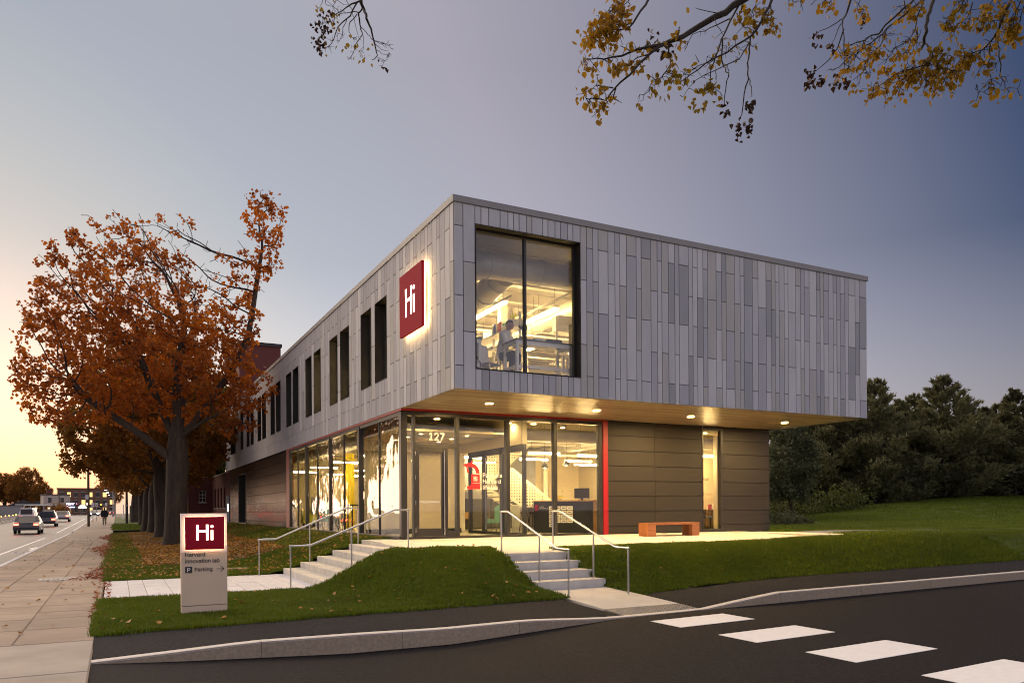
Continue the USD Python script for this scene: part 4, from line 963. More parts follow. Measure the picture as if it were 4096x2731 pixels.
l1 = linear_lamp('linear_lamp', 'glowing linear lamp above the lab shelving, left of the window bar', LL, (2.92, 3.75, 6.66), PI / 2, .7, 'lab_tube_glow')
for x, y in ((2.92, 5.05), (2.92, 6.35), (4.6, 3.75), (4.6, 5.05), (4.6, 6.35), (4.6, 7.65), (2.92, 7.65), (6.6, 2.6), (6.6, 3.9), (6.6, 5.2), (8.4, 3.8), (8.4, 5.1), (8.4, 8), (6.6, 8), (2.92, 9.6), (4.6, 9.6), (1.2, 10.5), (1.2, 13.0), (6.0, 11.5)):
    dup(l1, (x, y, 6.66), PI / 2, 'laboratory lamp ' + ('left of the window bar' if x < 3 else 'right of the window bar' if x < 5 else 'near the right window edge') + (', near end of its row' if y < 4.5 else ', farther along its row' if y < 7 else ', far back in the room'))
def lab_bench(label, x0, x1, y0, y1, z=5.04, shelf=.32):
    t = thing('lab_bench', label, 'lab bench', loc=(x0, y0, 4.0)); w_, d_ = x1 - x0, y1 - y0; h = z - 4.0
    obj('worktop', MB().box(-.02, w_ + .02, -.02, d_ + .02, h - .035, h), 'lab_black_top', t)
    obj('apron', MB().box(0, w_, 0, .03, h - .14, h - .036).box(0, .03, .03, d_, h - .14, h - .036).box(w_ - .03, w_, .03, d_, h - .14, h - .036), 'lab_white', t)
    for x in (0, w_ - .07):
        for y in (0, d_ - .07): obj('leg', MB().box(x, x + .07, y, y + .07, 0, h - .141), 'lab_white', t)
    obj('stretcher', MB().box(.07, w_ - .07, .0, .04, shelf, shelf + .07).box(0, .04, .07, d_ - .07, shelf, shelf + .07), 'lab_white', t)
    return t
lab_bench('white lab bench with black top where the person sits', 1.93, 3.55, .62, 1.35)
lab_bench('white lab bench at the right edge of the corner window', 3.66, 5.4, .62, 1.35)
lab_bench('white lab bench cut off by the left edge of the corner window', .45, 1.12, .95, 1.7)
# shelving behind
sh = thing('lab_shelving', 'long white lab shelving full of books and boxes behind the person', 'shelving', loc=(2.75, 2.3, 4.0))
for z in (1.04, 1.42, 1.82): obj('shelf', MB().box(-.02, .38, 0, 5.0, z - .03, z), 'lab_white', sh)
for y in (.0, 1.65, 3.3, 4.95): obj('upright', MB().box(.16, .22, y, y + .05, 0, 2.2), 'lab_white', sh)
bk = [('book_white', .26), ('book_blue', .3), ('book_blue', .25), ('book_white', .28), ('book_orange', .27), ('book_red', .3), ('book_red', .26), ('book_white', .24), ('book_green', .2)]
y = 3.75
for i, (m, h) in enumerate(bk):
    obj('binder', MB().box(2.78, 3.0, y - .075, y, 5.821, 5.82 + h), m, label=f'{m[5:]} binder {["leftmost", "second", "third", "fourth", "fifth", "sixth", "seventh", "eighth", "rightmost"][i]} in the row on the top lab shelf', cat='binder'); y -= .085
for i, (yy_, h, ww) in enumerate(((2.95, .12, .3), (2.6, .2, .3), (4.5, .22, .4), (5.2, .16, .5), (6.2, .24, .5))):
    bx = obj('storage_box', MB().box(2.76, 3.1, yy_ - ww / 2, yy_ + ww / 2, 5.821, 5.821 + h), 'paper_white', label=f'white storage box {["nearest to the person", "at the near end", "left of the binders", "farther left", "at the far end"][i]} on the top lab shelf', cat='box')
for i, (yy_, h) in enumerate(((3.0, .15), (3.6, .12), (4.2, .17))):
    obj('paper_roll', MB().tube([(2.95, yy_ - .2, 5.421 + h / 2), (2.95, yy_ + .2, 5.421 + h / 2)], h / 2, 10), 'paper_white', label=f'white paper roll {["near", "middle", "far"][i]} on the lower lab shelf', cat='paper roll')
plant = thing('potted_plant', 'small bright green plant above the shelf behind the person', 'plant', loc=(2.95, 2.75, 6.02))
obj('pot', MB().lathe((0, 0, 0), [(.001, 0), (.04, 0), (.05, .07), (.04, .07)], 8), 'paper_white', plant); mb = MB()
for k in range(26):
    c = np.array([0, 0, .07]); d = rng.normal(size=3) * .06; d[2] = abs(d[2]) + .06; s_ = np.cross(d, rng.normal(size=3)); s_ *= .02 / np.linalg.norm(s_); mb.add([c, c + d + s_, c + d * 1.4, c + d - s_], [[0, 1, 2], [0, 2, 3]])
obj('leaves', mb, 'lime_fabric', plant)
s2 = thing('rear_shelving', 'white shelf tower with stacked boxes right of the person', 'shelving', loc=(4.25, 2.6, 4.0))
for z in (.5, 1.0, 1.45, 1.9): obj('shelf', MB().box(0, 1.1, 0, .4, z - .03, z), 'lab_white', s2)
for x in (.0, 1.05): obj('upright', MB().box(x, x + .05, .0, .05, 0, 2.3), 'lab_white', s2)
for i in range(4): obj('storage_box', MB().box(4.32 + .0 * i, 4.85, 2.62, 2.95, 5.901 + i * .11, 5.901 + i * .11 + .10), 'paper_white', label=f'white flat box {["lowest", "second", "third", "topmost"][i]} of the stack on the shelf tower', cat='box')
# things on the bench
ms = thing('microscope', 'black microscope on the lab bench in front of the person', 'microscope', loc=(2.32, 1.0, 5.04))
obj('base', MB().box(-.10, .10, -.09, .09, 0, .035), 'black_plastic', ms); obj('arm', MB().hexa([(.05, -.03, .035), (.10, -.03, .035), (.10, .03, .035), (.05, .03, .035)], [(.03, -.03, .34), (.09, -.03, .34), (.09, .03, .34), (.03, .03, .34)]), 'black_plastic', ms)
obj('stage', MB().box(-.08, .05, -.07, .07, .12, .14), 'black_plastic', ms); obj('tube', MB().tube([(.02, 0, .30), (-.10, .05, .42)], .025, 8).tube([(0, 0, .18), (0, 0, .32)], .03, 8), 'black_plastic', ms); obj('head', MB().box(-.03, .10, -.05, .05, .32, .42), 'black_plastic', ms)
for i, (x, w_, h, d_, m, lb) in enumerate(((2.75, .3, .13, .25, 'lab_white', 'pale bench instrument with sloping lid'), (3.12, .18, .15, .12, 'black_plastic', 'black bench power box'), (3.35, .24, .16, .14, 'black_plastic', 'larger black bench power box near the gap'))):
    q = thing('instrument', lb + ' on the front lab bench', 'instrument', loc=(x, 1.0, 5.041)); obj('case', MB().hexa([(-w_ / 2, -d_ / 2, 0), (w_ / 2, -d_ / 2, 0), (w_ / 2, d_ / 2, 0), (-w_ / 2, d_ / 2, 0)], [(-w_ / 2 + .03, -d_ / 2 + .03, h), (w_ / 2 - .03, -d_ / 2 + .03, h), (w_ / 2, d_ / 2, h), (-w_ / 2, d_ / 2, h)]), m, q)
    obj('button', MB().box(-.03, .03, -d_ / 2 - .006, -d_ / 2 + .01, .02, .05), 'grey_plastic', q)
q = thing('lab_incubator', 'tall grey lab cabinet with round dial at the right edge of the corner window', 'cabinet', loc=(4.05, .95, 5.041)); obj('case', MB().box(-.28, .28, -.2, .2, 0, .62), 'shed_grey', q); obj('dial', MB().tube([(.02, -.2, .35), (.02, -.225, .35)], .12, 16), 'cool_grey_fabric', q)
q = thing('lab_freezer', 'grey under bench unit below the right lab bench', 'cabinet', loc=(4.1, 1.05, 4.0)); obj('case', MB().box(-.3, .3, -.3, .3, .02, .8), 'shed_grey', q); obj('handle', MB().box(-.2, .2, -.33, -.3, .6, .64), 'black_plastic', q)
q = thing('lab_backpack', 'dark bag standing under the left lab bench', 'bag', loc=(.85, 1.1, 4.0)); obj('bag', body({'a': (0, 0, .25, .2), 'b': (.05, .05, .55, .16), 'c': (.2, 0, .2, .16)}, [('a', 'b'), ('a', 'c')]), 'cool_grey_fabric', q, smooth=True); obj('strap', MB().tube([(.15, -.1, .6), (.25, -.15, .4), (.22, -.12, .15)], .02, 6), 'black_plastic', q)
# the seated person
pr = thing('person', 'person in a white lab coat seated at a microscope in the corner window', 'person', loc=(2.02, 1.62, 4.0), rz=math.radians(-58))
J = {'hip': (0, 0, .74, .15), 'waist': (.03, 0, .95, .145), 'chest': (.12, 0, 1.20, .155), 'neck0': (.17, 0, 1.37, .075), 'neck': (.20, 0, 1.44, .055), 'head': (.255, 0, 1.56, .095), 'face': (.29, 0, 1.53, .075), 'nose': (.362, 0, 1.535, .018), 'chin': (.31, 0, 1.475, .045)}
for s, n in ((1, 'l'), (-1, 'r')):
    J |= {n + 'sh': (.13, s * .17, 1.30, .07), n + 'el': (.26, s * .24, 1.06, .05), n + 'wr': (.47, s * .10, 1.10, .035), n + 'ha': (.53, s * .07, 1.12, .035), n + 'fi': (.585, s * .05, 1.13, .014), n + 'fj': (.58, s * .085, 1.12, .013), n + 'th': (.54, s * .02, 1.15, .013),
          n + 'hp': (.02, s * .10, .74, .10), n + 'kn': (.42, s * .14, .76, .075), n + 'an': (.36, s * .14, .33, .05), n + 'to': (.50, s * .15, .28, .038), n + 'ear': (.245, s * .092, 1.55, .02)}
BN = [('hip', 'waist'), ('waist', 'chest'), ('chest', 'neck0'), ('neck0', 'neck'), ('neck', 'head'), ('head', 'face'), ('face', 'nose'), ('face', 'chin')]
for n in 'lr': BN += [('chest', n + 'sh'), (n + 'sh', n + 'el'), (n + 'el', n + 'wr'), (n + 'wr', n + 'ha'), (n + 'ha', n + 'fi'), (n + 'ha', n + 'fj'), (n + 'ha', n + 'th'), ('hip', n + 'hp'), (n + 'hp', n + 'kn'), (n + 'kn', n + 'an'), (n + 'an', n + 'to'), ('head', n + 'ear')]
bd = body(J, BN, .03, 4); obj('body', bd, 'skin', pr, smooth=True)
def cloth(J, names, bones, grow): return body({k: (*J[k][:3], J[k][3] + grow) for k in names}, bones, .035, 4)
cn = ['hip', 'waist', 'chest', 'neck0', 'lsh', 'rsh', 'lel', 'rel', 'lwr', 'rwr', 'lhp', 'rhp']
obj('lab_coat', cloth(J, cn, [('hip', 'waist'), ('waist', 'chest'), ('chest', 'neck0')] + [x for n in 'lr' for x in (('chest', n + 'sh'), (n + 'sh', n + 'el'), (n + 'el', n + 'wr'), ('hip', n + 'hp'))], .018), 'lab_coat', pr, smooth=True)
obj('trousers', cloth(J, ['lhp', 'rhp', 'lkn', 'rkn', 'lan', 'ran'], [('lhp', 'lkn'), ('lkn', 'lan'), ('rhp', 'rkn'), ('rkn', 'ran'), ('lhp', 'rhp')], .013), 'navy_cloth', pr, smooth=True)
obj('shoes', cloth(J, ['lan', 'ran', 'lto', 'rto'], [('lan', 'lto'), ('ran', 'rto')], .012), 'black_plastic', pr, smooth=True)
obj('hair', body({'a': (.225, 0, 1.60, .088), 'b': (.20, 0, 1.55, .075), 'c': (.285, 0, 1.615, .062)}, [('a', 'b'), ('a', 'c')], .03, 3), 'hair_dark', pr, smooth=True)
stool('black lab stool under the seated person', (2.02, 1.62, 4.0))
ch = thing('coat_chair', 'white lab coat draped over a chair left of the person', 'chair', loc=(1.42, 1.55, 4.0), rz=.4)
obj('coat', MB().hexa([(-.26, -.06, .35), (.26, -.06, .35), (.28, .10, .35), (-.28, .10, .35)], [(-.17, -.03, .98), (.17, -.03, .98), (.17, .05, .98), (-.17, .05, .98)]), 'lab_coat', ch); obj('seat', MB().box(-.22, .22, -.45, -.07, .44, .48), 'cool_grey_fabric', ch)
for x, y in ((-.2, -.43), (.2, -.43), (-.2, 0.02), (.2, .02)): obj('leg', MB().tube([(x, y, 0), (x, y, .44)], .013, 6), 'steel', ch)
# ================================================================== trees
def grow(attr, roots, step, di, dk, iters=90, tropism=(0, 0, .0)):
    """Space colonisation: nodes and parents of a branch skeleton that reaches towards the attraction points."""
    P = [np.array(r, float) for r, _ in roots]; par = [p for _, p in roots]; A = np.array(attr)
    trop = np.array(tropism)
    for _ in range(iters):
        if len(A) == 0: break
        T_ = cKDTree(np.array(P)); d, i = T_.query(A)
        use = d < di
        if not use.any(): break
        acc = {}
        for a, k in zip(A[use], i[use]):
            v = a - P[k]; v /= np.linalg.norm(v) + 1e-9; acc.setdefault(k, []).append(v)
        new = []
        for k, vs in acc.items():
            v = np.mean(vs, 0) + trop + rng.normal(size=3) * .10; n = np.linalg.norm(v)
            if n < .15: continue
            new.append((P[k] + v / n * step, k))
        if not new: break
        base = len(P)
        Q = np.array([x for x, _ in new]); dd, _ = T_.query(Q)
        for (x, k), q in zip(new, dd):
            if q > step * .3: P.append(x); par.append(k)
        if len(P) == base: break
        d2, _ = cKDTree(np.array(P)).query(A); A = A[d2 > dk]
    return np.array(P), np.array(par)

def radii(par, tip, power=2.3):
    n = len(par); kids = [[] for _ in range(n)]
    for i, p in enumerate(par):
        if p >= 0: kids[p].append(i)
    r = np.zeros(n)
    for i in range(n - 1, -1, -1):
        r[i] = tip if not kids[i] else sum(r[k] ** power for k in kids[i]) ** (1 / power)
    return r, kids

def branch_meshes(P, par, r, kids, split, sides=(9, 5, 3)):
    """Tubes along the chains; those thicker than split go into the trunk mesh, the rest into the branch mesh."""
    big, small = MB(), MB(); stack = [0]
    while stack:
        s = stack.pop(); chain = [s] if par[s] < 0 else [par[s], s]; k = s
        while kids[k]:
            ks = sorted(kids[k], key=lambda q: -r[q]); stack += ks[1:]; k = ks[0]; chain.append(k)
        rr = r[chain].copy()
        if par[s] >= 0: rr[0] = min(r[par[s]], rr[1] * 1.25)
        pts = P[chain]
        if len(chain) > 3: pts = pts.copy(); pts[1:-1] = pts[1:-1] * .5 + (pts[:-2] + pts[2:]) * .25
        cut = int((rr > split).sum())
        if cut >= 2: big.tube(pts[:cut], rr[:cut], sides[0] if rr[0] < .2 else 14, cap=False)
        if cut < len(chain):
            a = max(cut - 1, 0)
            if len(chain) - a >= 2: small.tube(pts[a:], rr[a:], sides[1] if rr[a] > .02 else sides[2], cap=False)
    return big, small

def leaves(C, size, n_rng, droop=.5, fold=.25, shape='diamond'):
    """One folded leaf at each point."""
    n = len(C); N = n_rng.normal(size=(n, 3)); N[:, 2] = np.abs(N[:, 2]) * .6; N /= np.linalg.norm(N, axis=1, keepdims=True)
    Dv = n_rng.normal(size=(n, 3)); Dv[:, 2] -= droop * 1.5; Dv -= N * (Dv * N).sum(1, keepdims=True); Dv /= np.linalg.norm(Dv, axis=1, keepdims=True) + 1e-9
    Sv = np.cross(N, Dv); s = (size * n_rng.uniform(.65, 1.3, n))[:, None]
    if shape == 'diamond':
        V = np.stack([C, C + Dv * s * .45 + Sv * s * .5 + N * s * fold, C + Dv * s, C + Dv * s * .45 - Sv * s * .5 + N * s * fold], 1); F = np.array([[0, 1, 2], [0, 2, 3]])
    else:
        o = [(0, 0, 0), (.06, .30, .5), (.40, .46, 1), (.78, .22, .6), (1.05, 0, 0), (.78, -.22, .6), (.40, -.46, 1), (.06, -.30, .5)]
        V = np.stack([C + Dv * s * a + Sv * s * b + N * s * fold * c for a, b, c in o], 1); F = np.array([[0, 1, 2], [0, 2, 3], [0, 3, 4], [0, 4, 5], [0, 5, 6], [0, 6, 7]])
    k = V.shape[1]; F = (F[None] + (np.arange(n) * k)[:, None, None]).reshape(-1, 3)
    return V.reshape(-1, 3), F

def in_crown(n, blobs, r_):
    """Points in a union of ellipsoids, denser towards the outside."""
    w_ = np.array([b[3] * b[4] * b[5] for b in blobs]) ** .8; out = []
    for i in r_.choice(len(blobs), n, p=w_ / w_.sum()):
        b = blobs[i]; d = r_.normal(size=3); d /= np.linalg.norm(d); out.append(np.array(b[:3]) + d * np.array(b[3:6]) * r_.uniform(.15, 1) ** .5)
    return np.array(out)

def broadleaf(name, label, cat, loc, trunk, blobs, n_attr, n_leaf, leaf, leaf_mat, seed, group=None, step=.42, trunk_r=.5, clump=.42, bare=None, tip=.008, limbs=()):
    r_ = np.random.default_rng(seed); global rng; keep = rng; rng = r_
    A = in_crown(n_attr, blobs, r_); A = A[A[:, 2] > 2.2]
    roots = [(p, i - 1) for i, p in enumerate(trunk)]; k0 = len(roots)
    for lb in limbs:
        prev = lb[0]
        for q in lb[1]: roots.append((q, prev)); prev = len(roots) - 1
    P, par = grow(A, roots, step, 4.5, step * 1.35, 80, (0, 0, .05))
    r, kids = radii(par, tip, 2.15)
    f = trunk_r / r[0]; r = np.where(r > .03, r * (1 + (f - 1) * np.clip((r - .03) / (r[0] - .03), 0, 1)), r)
    zz = P[:, 2]; r = r * (1 + .35 * np.exp(-np.clip(zz, 0, 9) / .35) * (r > trunk_r * .4))
    big, small = branch_meshes(P, par, r, kids, .055)
    t = thing(name, label, cat, group, loc)
    v = big.mesh(); d = meshkit.fbm(np.array(v.vertices) * [5, 5, 1.2], 3, seed) - .5; nv = v.vertex_normals; v.vertices += nv * d[:, None] * .07
    obj('trunk', v, 'bark', t, smooth=True); obj('branches', small, 'dark_bark', t, kind='stuff')
    fine = np.where(r < tip * 2.0)[0]
    if bare is not None: fine = fine[r_.uniform(size=len(fine)) > bare(P[fine])]
    at_ = P[r_.choice(fine, n_leaf)]; C = at_ + r_.normal(size=(n_leaf, 3)) * clump * .5
    V, F = leaves(C, leaf, r_); obj('foliage', (V, F), leaf_mat, t, kind='stuff'); rng = keep
    return t

# the big maple in front (crown seen from the photograph: wide dome, upright plume to the right)
R3 = lambda l, z, d=0: (l * RT[0] + d * FW[0], l * RT[1] + d * FW[1], z)        # lateral, height, depth
trunk = [(0, 0, -.25), (0, 0, .5), (.03, 0, 1.5), (.05, .02, 2.6), (.08, .02, 3.8), (.10, .02, 4.9)]
limbs = [(5, [R3(-.4, 5.7, .1), R3(-.9, 6.7, .2), R3(-1.3, 7.8, .2), R3(-1.6, 8.9, 0)]), (5, [R3(.2, 5.9, -.2), R3(.15, 7.1, -.3), R3(.25, 8.3, -.3), R3(.5, 9.3, -.3), R3(.6, 10.3, -.2)]),
         (5, [R3(.8, 5.7, .2), R3(1.5, 6.7, .3), R3(2.25, 7.8, .3), R3(2.95, 8.9, .3), R3(3.45, 9.8, .2), R3(3.62, 10.9, .2), R3(3.75, 12.0, .2), R3(3.95, 13.2, .2), R3(4.2, 14.2, .2)]), (4, [R3(-.7, 4.7, -.4), R3(-1.7, 5.5, -.8), R3(-2.8, 6.2, -1.0), R3(-3.8, 6.9, -1.0)]),
         (5, [R3(.9, 5.4, -.6), R3(1.8, 5.8, -.9), R3(2.6, 6.1, -1.0)]), (5, [R3(0, 5.7, .8), R3(-.3, 6.9, 1.6), R3(-.5, 8.2, 2.2)])]
blobs = [(*R3(-1.8, 11.8), 4.6, 4.3, 3.9), (*R3(-4.3, 9.6), 3.3, 3.6, 3.1), (*R3(-4.7, 7.3), 2.9, 2.9, 1.9), (*R3(-.9, 8.8), 4.0, 4.2, 2.8), (*R3(2.0, 10.6), 2.2, 2.6, 2.8), (*R3(2.2, 7.6), 2.1, 2.4, 1.7),
         (*R3(3.0, 6.2, -.6), 1.5, 1.5, 1.3), (*R3(4.15, 14.6), 1.45, 1.3, 2.3), (*R3(3.6, 12.7), 1.2, 1.0, 1.9), (*R3(3.7, 7.3), 1.5, 1.5, 1.3), (*R3(-.3, 13.8), 2.6, 2.7, 1.9), (*R3(-2.2, 6.4, .6), 3.2, 3.0, 1.2)]
def bare_top(p):
    l = p @ RT; z = p[:, 2]
    return np.clip(.85 * np.exp(-((l - 1.4) / 1.1) ** 2) * (z > 11.5) + .7 * (z > 14.6) * (l < 2.5) + .45 * (l < -6.6) + .12 + .28 * (z > 11.0) * (l < 2.4), 0, .97)
broadleaf('maple_tree', 'large orange maple with thick trunk standing behind the pylon sign', 'tree', (-4.4, 23.4, float(lawn_z(-4.4, 23.4))), trunk, blobs, 4200, 21000, .165, 'maple_leaf', 11, None, bare=bare_top, tip=.0125, clump=.22, step=.34, limbs=limbs)
tr2 = [(0, 0, -.25), (0, 0, .5), (-.03, 0, 1.4), (-.10, .05, 2.4), (-.12, .05, 3.3)]
lm2 = [(4, [(-.6, .2, 4.2), (-1.2, .3, 5.2), (-1.6, .4, 6.2)]), (4, [(.5, .1, 4.2), (.8, -.3, 5.3), (.9, -.5, 6.5)]), (3, [(-.9, -.6, 3.1), (-1.8, -1.0, 3.8), (-2.7, -1.2, 4.6)]), (4, [(.2, 1.0, 4.0), (.2, 2, 4.9)])]
bl2 = [(-2.6, 0, 4.6, 3.0, 3.6, 1.1), (1.4, 0, 4.9, 2.4, 3.4, 1.1), (-.6, 0, 9.2, 4.2, 4.4, 3.4), (-2.4, 0, 6.4, 3.6, 4.2, 2.6), (1.6, 0, 7.0, 3.0, 4.0, 2.8), (-4.0, 0, 5.0, 1.9, 3.0, 1.5), (0, 0, 11.2, 2.6, 2.6, 1.8)]
GT = 'street trees in a row beyond the big maple'
t2 = broadleaf('street_tree', 'russet street tree second in the row behind the big maple', 'tree', (-4.25, 35.7, float(lawn_z(-4.25, 35.7))), tr2, bl2, 1300, 19000, .22, 'brown_leaf', 23, GT, step=.55, trunk_r=.52, tip=.010)
for k, (x, y, rz, s, lb) in enumerate(((-4.3, 47.3, 2.1, .95, 'russet street tree third in the row behind the big maple'), (-4.5, 56.8, 4.0, .9, 'street tree fourth in the row, just before the driveway gap'), (-4.3, 74, 1.2, .95, 'street tree beyond the driveway with green fence behind its trunk'), (-4.8, 92, 3.0, 1.0, 'street tree farthest back over the far sidewalk'))):
    dup(t2, (x, y, float(lawn_z(x, min(y, 120)))), rz, lb, scale=s)
t3 = broadleaf('background_tree', 'green and orange tree between the big maple trunk and the building end', 'tree', (1.5, 60, -.2), tr2, bl2, 800, 17000, .30, 'green_leaf', 31, None, step=.65, trunk_r=.4, tip=.012)

# ------------------------------------------------------------------ branches that hang into the top of the picture: a linden beside the camera
ov = thing('linden_tree', 'yellow leaved linden whose thin branches hang into the top edge', 'tree', loc=(0, 0, 0))
r_ = np.random.default_rng(5); twig, wood, leafy, dead = MB(), MB(), [], []
def line(pts, scale, ox, oy, depth, r0, r1, dz=0.0):
    """A traced branch: picture points (in a view of the photograph) set at a distance, which varies along the branch."""
    n = len(pts); P = []
    for i, (a, b) in enumerate(pts): P.append(at(ox + a / scale, oy + b / scale, depth + dz * i / max(n - 1, 1) + .18 * math.sin(i * 1.7 + a * .01)))
    P = np.array(P); Q = []
    for a, b in zip(P[:-1], P[1:]):
        L = np.linalg.norm(b - a); k = max(2, int(L / .09))
        for t in np.linspace(0, 1, k, endpoint=False): Q.append(a + (b - a) * t)
    Q.append(P[-1]); Q = np.array(Q); Q[1:-1] += r_.normal(size=(len(Q) - 2, 3)) * .007
    rr = np.linspace(r0, r1, len(Q)); (wood if r0 > .014 else twig).tube(Q, rr, 6 if r0 > .014 else 4); return Q
def spurs(Q, n, L, a0=.25):
    """Short side twigs; returns their ends."""
    E_ = []
    L = L * .62
    for _ in range(n):
        k = r_.integers(int(len(Q) * a0), len(Q)); d = r_.normal(size=3); d[2] -= .25; d /= np.linalg.norm(d); p = Q[k]; q = p + d * L * r_.uniform(.4, 1); m = (p + q) / 2 + r_.normal(size=3) * L * .12
        twig.tube([p, m, q], [.0045, .0038, .0028], 3); E_.append(q)
        if r_.uniform() < .6: e = q + r_.normal(size=3) * L * .3 - [0, 0, L * .2]; twig.tube([m, e], [.0036, .0024], 3); E_.append(e)
    return E_
def put(E_, per, spread=.032, into=None):
    for e in E_:
        for _ in range(r_.poisson(per * .55)): (leafy if into is None else into).append(e + r_.normal(size=3) * spread - [0, 0, spread * .5])
S2 = (2.767, 2250, 0); D2 = 9.0
def b2(pts, r0, r1, dz=0, n=0, L=.25, per=0, a0=.25, dd=0.0):
    Q = line(pts, *S2, D2 + dd, r0 * 1.45, r1 * 1.5, dz)
    if n: put(spurs(Q, n, L, a0), per)
    return Q
b2([(2150, -90), (1980, 10), (1800, 130), (1500, 300), (1250, 440), (1120, 490)], .030, .016, .2)
b2([(1120, 490), (900, 540), (760, 575), (560, 640), (380, 660), (230, 650)], .012, .003, .2, 26, .22, 3)
b2([(760, 575), (640, 510)], .006, .003); b2([(1120, 490), (980, 590), (800, 770), (690, 880), (600, 970), (480, 1100), (330, 1100), (260, 1090)], .012, .003, -.2, 10, .2, 2, .7)
b2([(560, 975), (370, 950), (290, 1000)], .006, .002, 0, 8, .18, 3); b2([(590, 980), (560, 1090), (460, 1150), (400, 1210)], .006, .002, 0, 14, .2, 3)
b2([(980, 590), (840, 640), (700, 720), (600, 780)], .005, .002, 0, 14, .16, 3); b2([(1160, 490), (1190, 620), (1190, 720)], .007, .004, 0, 5, .2, 3)
b2([(1190, 720), (1100, 850), (980, 930), (900, 1050)], .005, .002, 0, 18, .22, 3)
b2([(970, -40), (870, 120), (780, 260), (730, 330)], .010, .006); b2([(770, 260), (560, 320), (400, 340)], .007, .002, 0, 26, .25, 4); b2([(730, 320), (540, 330), (330, 400)], .006, .002, .2, 22, .28, 4)
b2([(640, 30), (560, 90), (480, 180), (330, 280)], .005, .002, .1, 22, .25, 4); b2([(760, -20), (680, 60), (640, 150)], .005, .002, .1, 12, .2, 3)
b2([(1990, -20), (1850, 250), (1770, 430), (1680, 640), (1500, 740), (1340, 830)], .009, .003, .2, 14, .2, 1)
b2([(2330, -40), (2200, 250), (2090, 400), (1820, 580), (1600, 700), (1400, 830), (1300, 910)], .011, .003, .2, 18, .2, 1)
b2([(2090, 400), (2070, 480), (1950, 660), (1700, 780), (1480, 890), (1330, 1080)], .008, .002, .1, 14, .18, 0)
b2([(1700, 590), (1640, 780), (1645, 940), (1540, 1010)], .006, .002, 0, 10, .2, 5, .8); b2([(1645, 940), (1740, 1020)], .004, .002, 0, 3, .1, 2)
b2([(1770, 430), (1760, 600), (1775, 740), (1850, 830), (1820, 900), (1790, 1080), (1790, 1180)], .006, .003); b2([(2080, 470), (2050, 700), (2060, 880), (2010, 1050), (1980, 1270), (1960, 1340)], .008, .003)
b2([(2060, 860), (2110, 1030), (2080, 1080)], .005, .002); b2([(1510, 690), (1470, 610)], .004, .002); b2([(1720, 150), (1500, 110), (1470, 90)], .004, .002); b2([(1850, 210), (1700, 280), (1450, 390), (1340, 540)], .006, .002, 0, 6, .15, 0)
for pts in ([(2000, 60), (1950, 200), (2000, 300)], [(2150, 20), (2080, 180), (2040, 300)], [(2330, 120), (2250, 230)], [(2300, 10), (2330, 260)]): b2(pts, .004, .002, .1, 9, .2, 3)
b2([(1300, 300), (1280, 420)], .004, .002, 0, 5, .12, 2)
for c, n, sp in (((1000, 460), 34, .10), ((1100, 590), 14, .08), ((1220, 540), 9, .07), ((1815, 1230), 14, .06), ((1950, 1400), 26, .09), ((2070, 1430), 18, .07), ((2080, 1150), 16, .055)):
    p = at(2250 + c[0] / 2.767, c[1] / 2.767, D2 + .1)
    for _ in range(int(n * .7)): dead.append(p + r_.normal(size=3) * sp * [.45, .45, .65])
put([at(2250 + a / 2.767, b / 2.767, D2) for a, b in ((1530, 1100), (1480, 1130), (1600, 1130), (1560, 1190), (1250, 760), (1200, 980), (1400, 150), (1380, 650), (260, 330), (230, 420), (330, 420), (560, 400), (540, 520))], 5, .07)
S3 = (2.486, 3150, 0); D3 = 9.6
def b3(pts, r0, r1, dz=0, n=0, L=.25, per=0, a0=.25):
    Q = line(pts, *S3, D3, r0 * 1.45, r1 * 1.5, dz)
    if n: put(spurs(Q, n, L, a0), per)
b3([(640, -30), (590, 120), (550, 200), (560, 400), (570, 560), (570, 680)], .009, .003, 0, 8, .2, 2, .7); b3([(540, 190), (430, 260), (320, 310), (270, 360)], .005, .002); b3([(560, 290), (500, 480), (400, 600), (320, 670), (250, 720)], .006, .002)
b3([(530, 240), (490, 340), (440, 430)], .004, .002); b3([(1270, -20), (1050, 190), (900, 330), (760, 400), (620, 440), (560, 540)], .011, .003, .2, 16, .2, 1, .5); b3([(1340, 0), (1150, 160), (1000, 290), (820, 430), (700, 500), (560, 620), (440, 700)], .009, .003, .2, 24, .2, 1, .45)
b3([(1360, 0), (1290, 180), (1270, 300), (1190, 420), (1060, 480), (1010, 560)], .008, .002, 0, 14, .2, 2, .5); b3([(1280, 310), (1300, 380), (1230, 480), (1100, 560), (1040, 610)], .006, .002, 0, 12, .2, 2)
b3([(1450, -20), (1400, 160), (1380, 320), (1350, 430), (1330, 490)], .017, .010, .1); b3([(1365, 430), (1430, 520), (1490, 640), (1500, 720), (1450, 820)], .009, .003, 0, 18, .25, 3, .4); b3([(1430, 520), (1580, 550), (1650, 580)], .005, .002, 0, 9, .2, 3)
b3([(1420, 540), (1390, 640), (1250, 680), (1080, 740), (960, 830), (860, 890)], .007, .002, .1, 44, .28, 3, .15); b3([(1270, 650), (1150, 780), (1050, 900)], .005, .002, 0, 20, .22, 3); b3([(1500, 690), (1600, 680), (1660, 720), (1560, 800)], .005, .002, 0, 24, .22, 3)
b3([(1300, 690), (1320, 760), (1380, 800), (1430, 850)], .005, .002, 0, 16, .2, 3); b3([(760, 410), (740, 500), (640, 600), (540, 780)], .005, .002, 0, 20, .22, 2); b3([(830, 430), (790, 600), (740, 720), (720, 790)], .005, .002, 0, 12, .18, 2, .5); b3([(970, 300), (930, 440), (860, 540)], .005, .002, 0, 14, .2, 3)
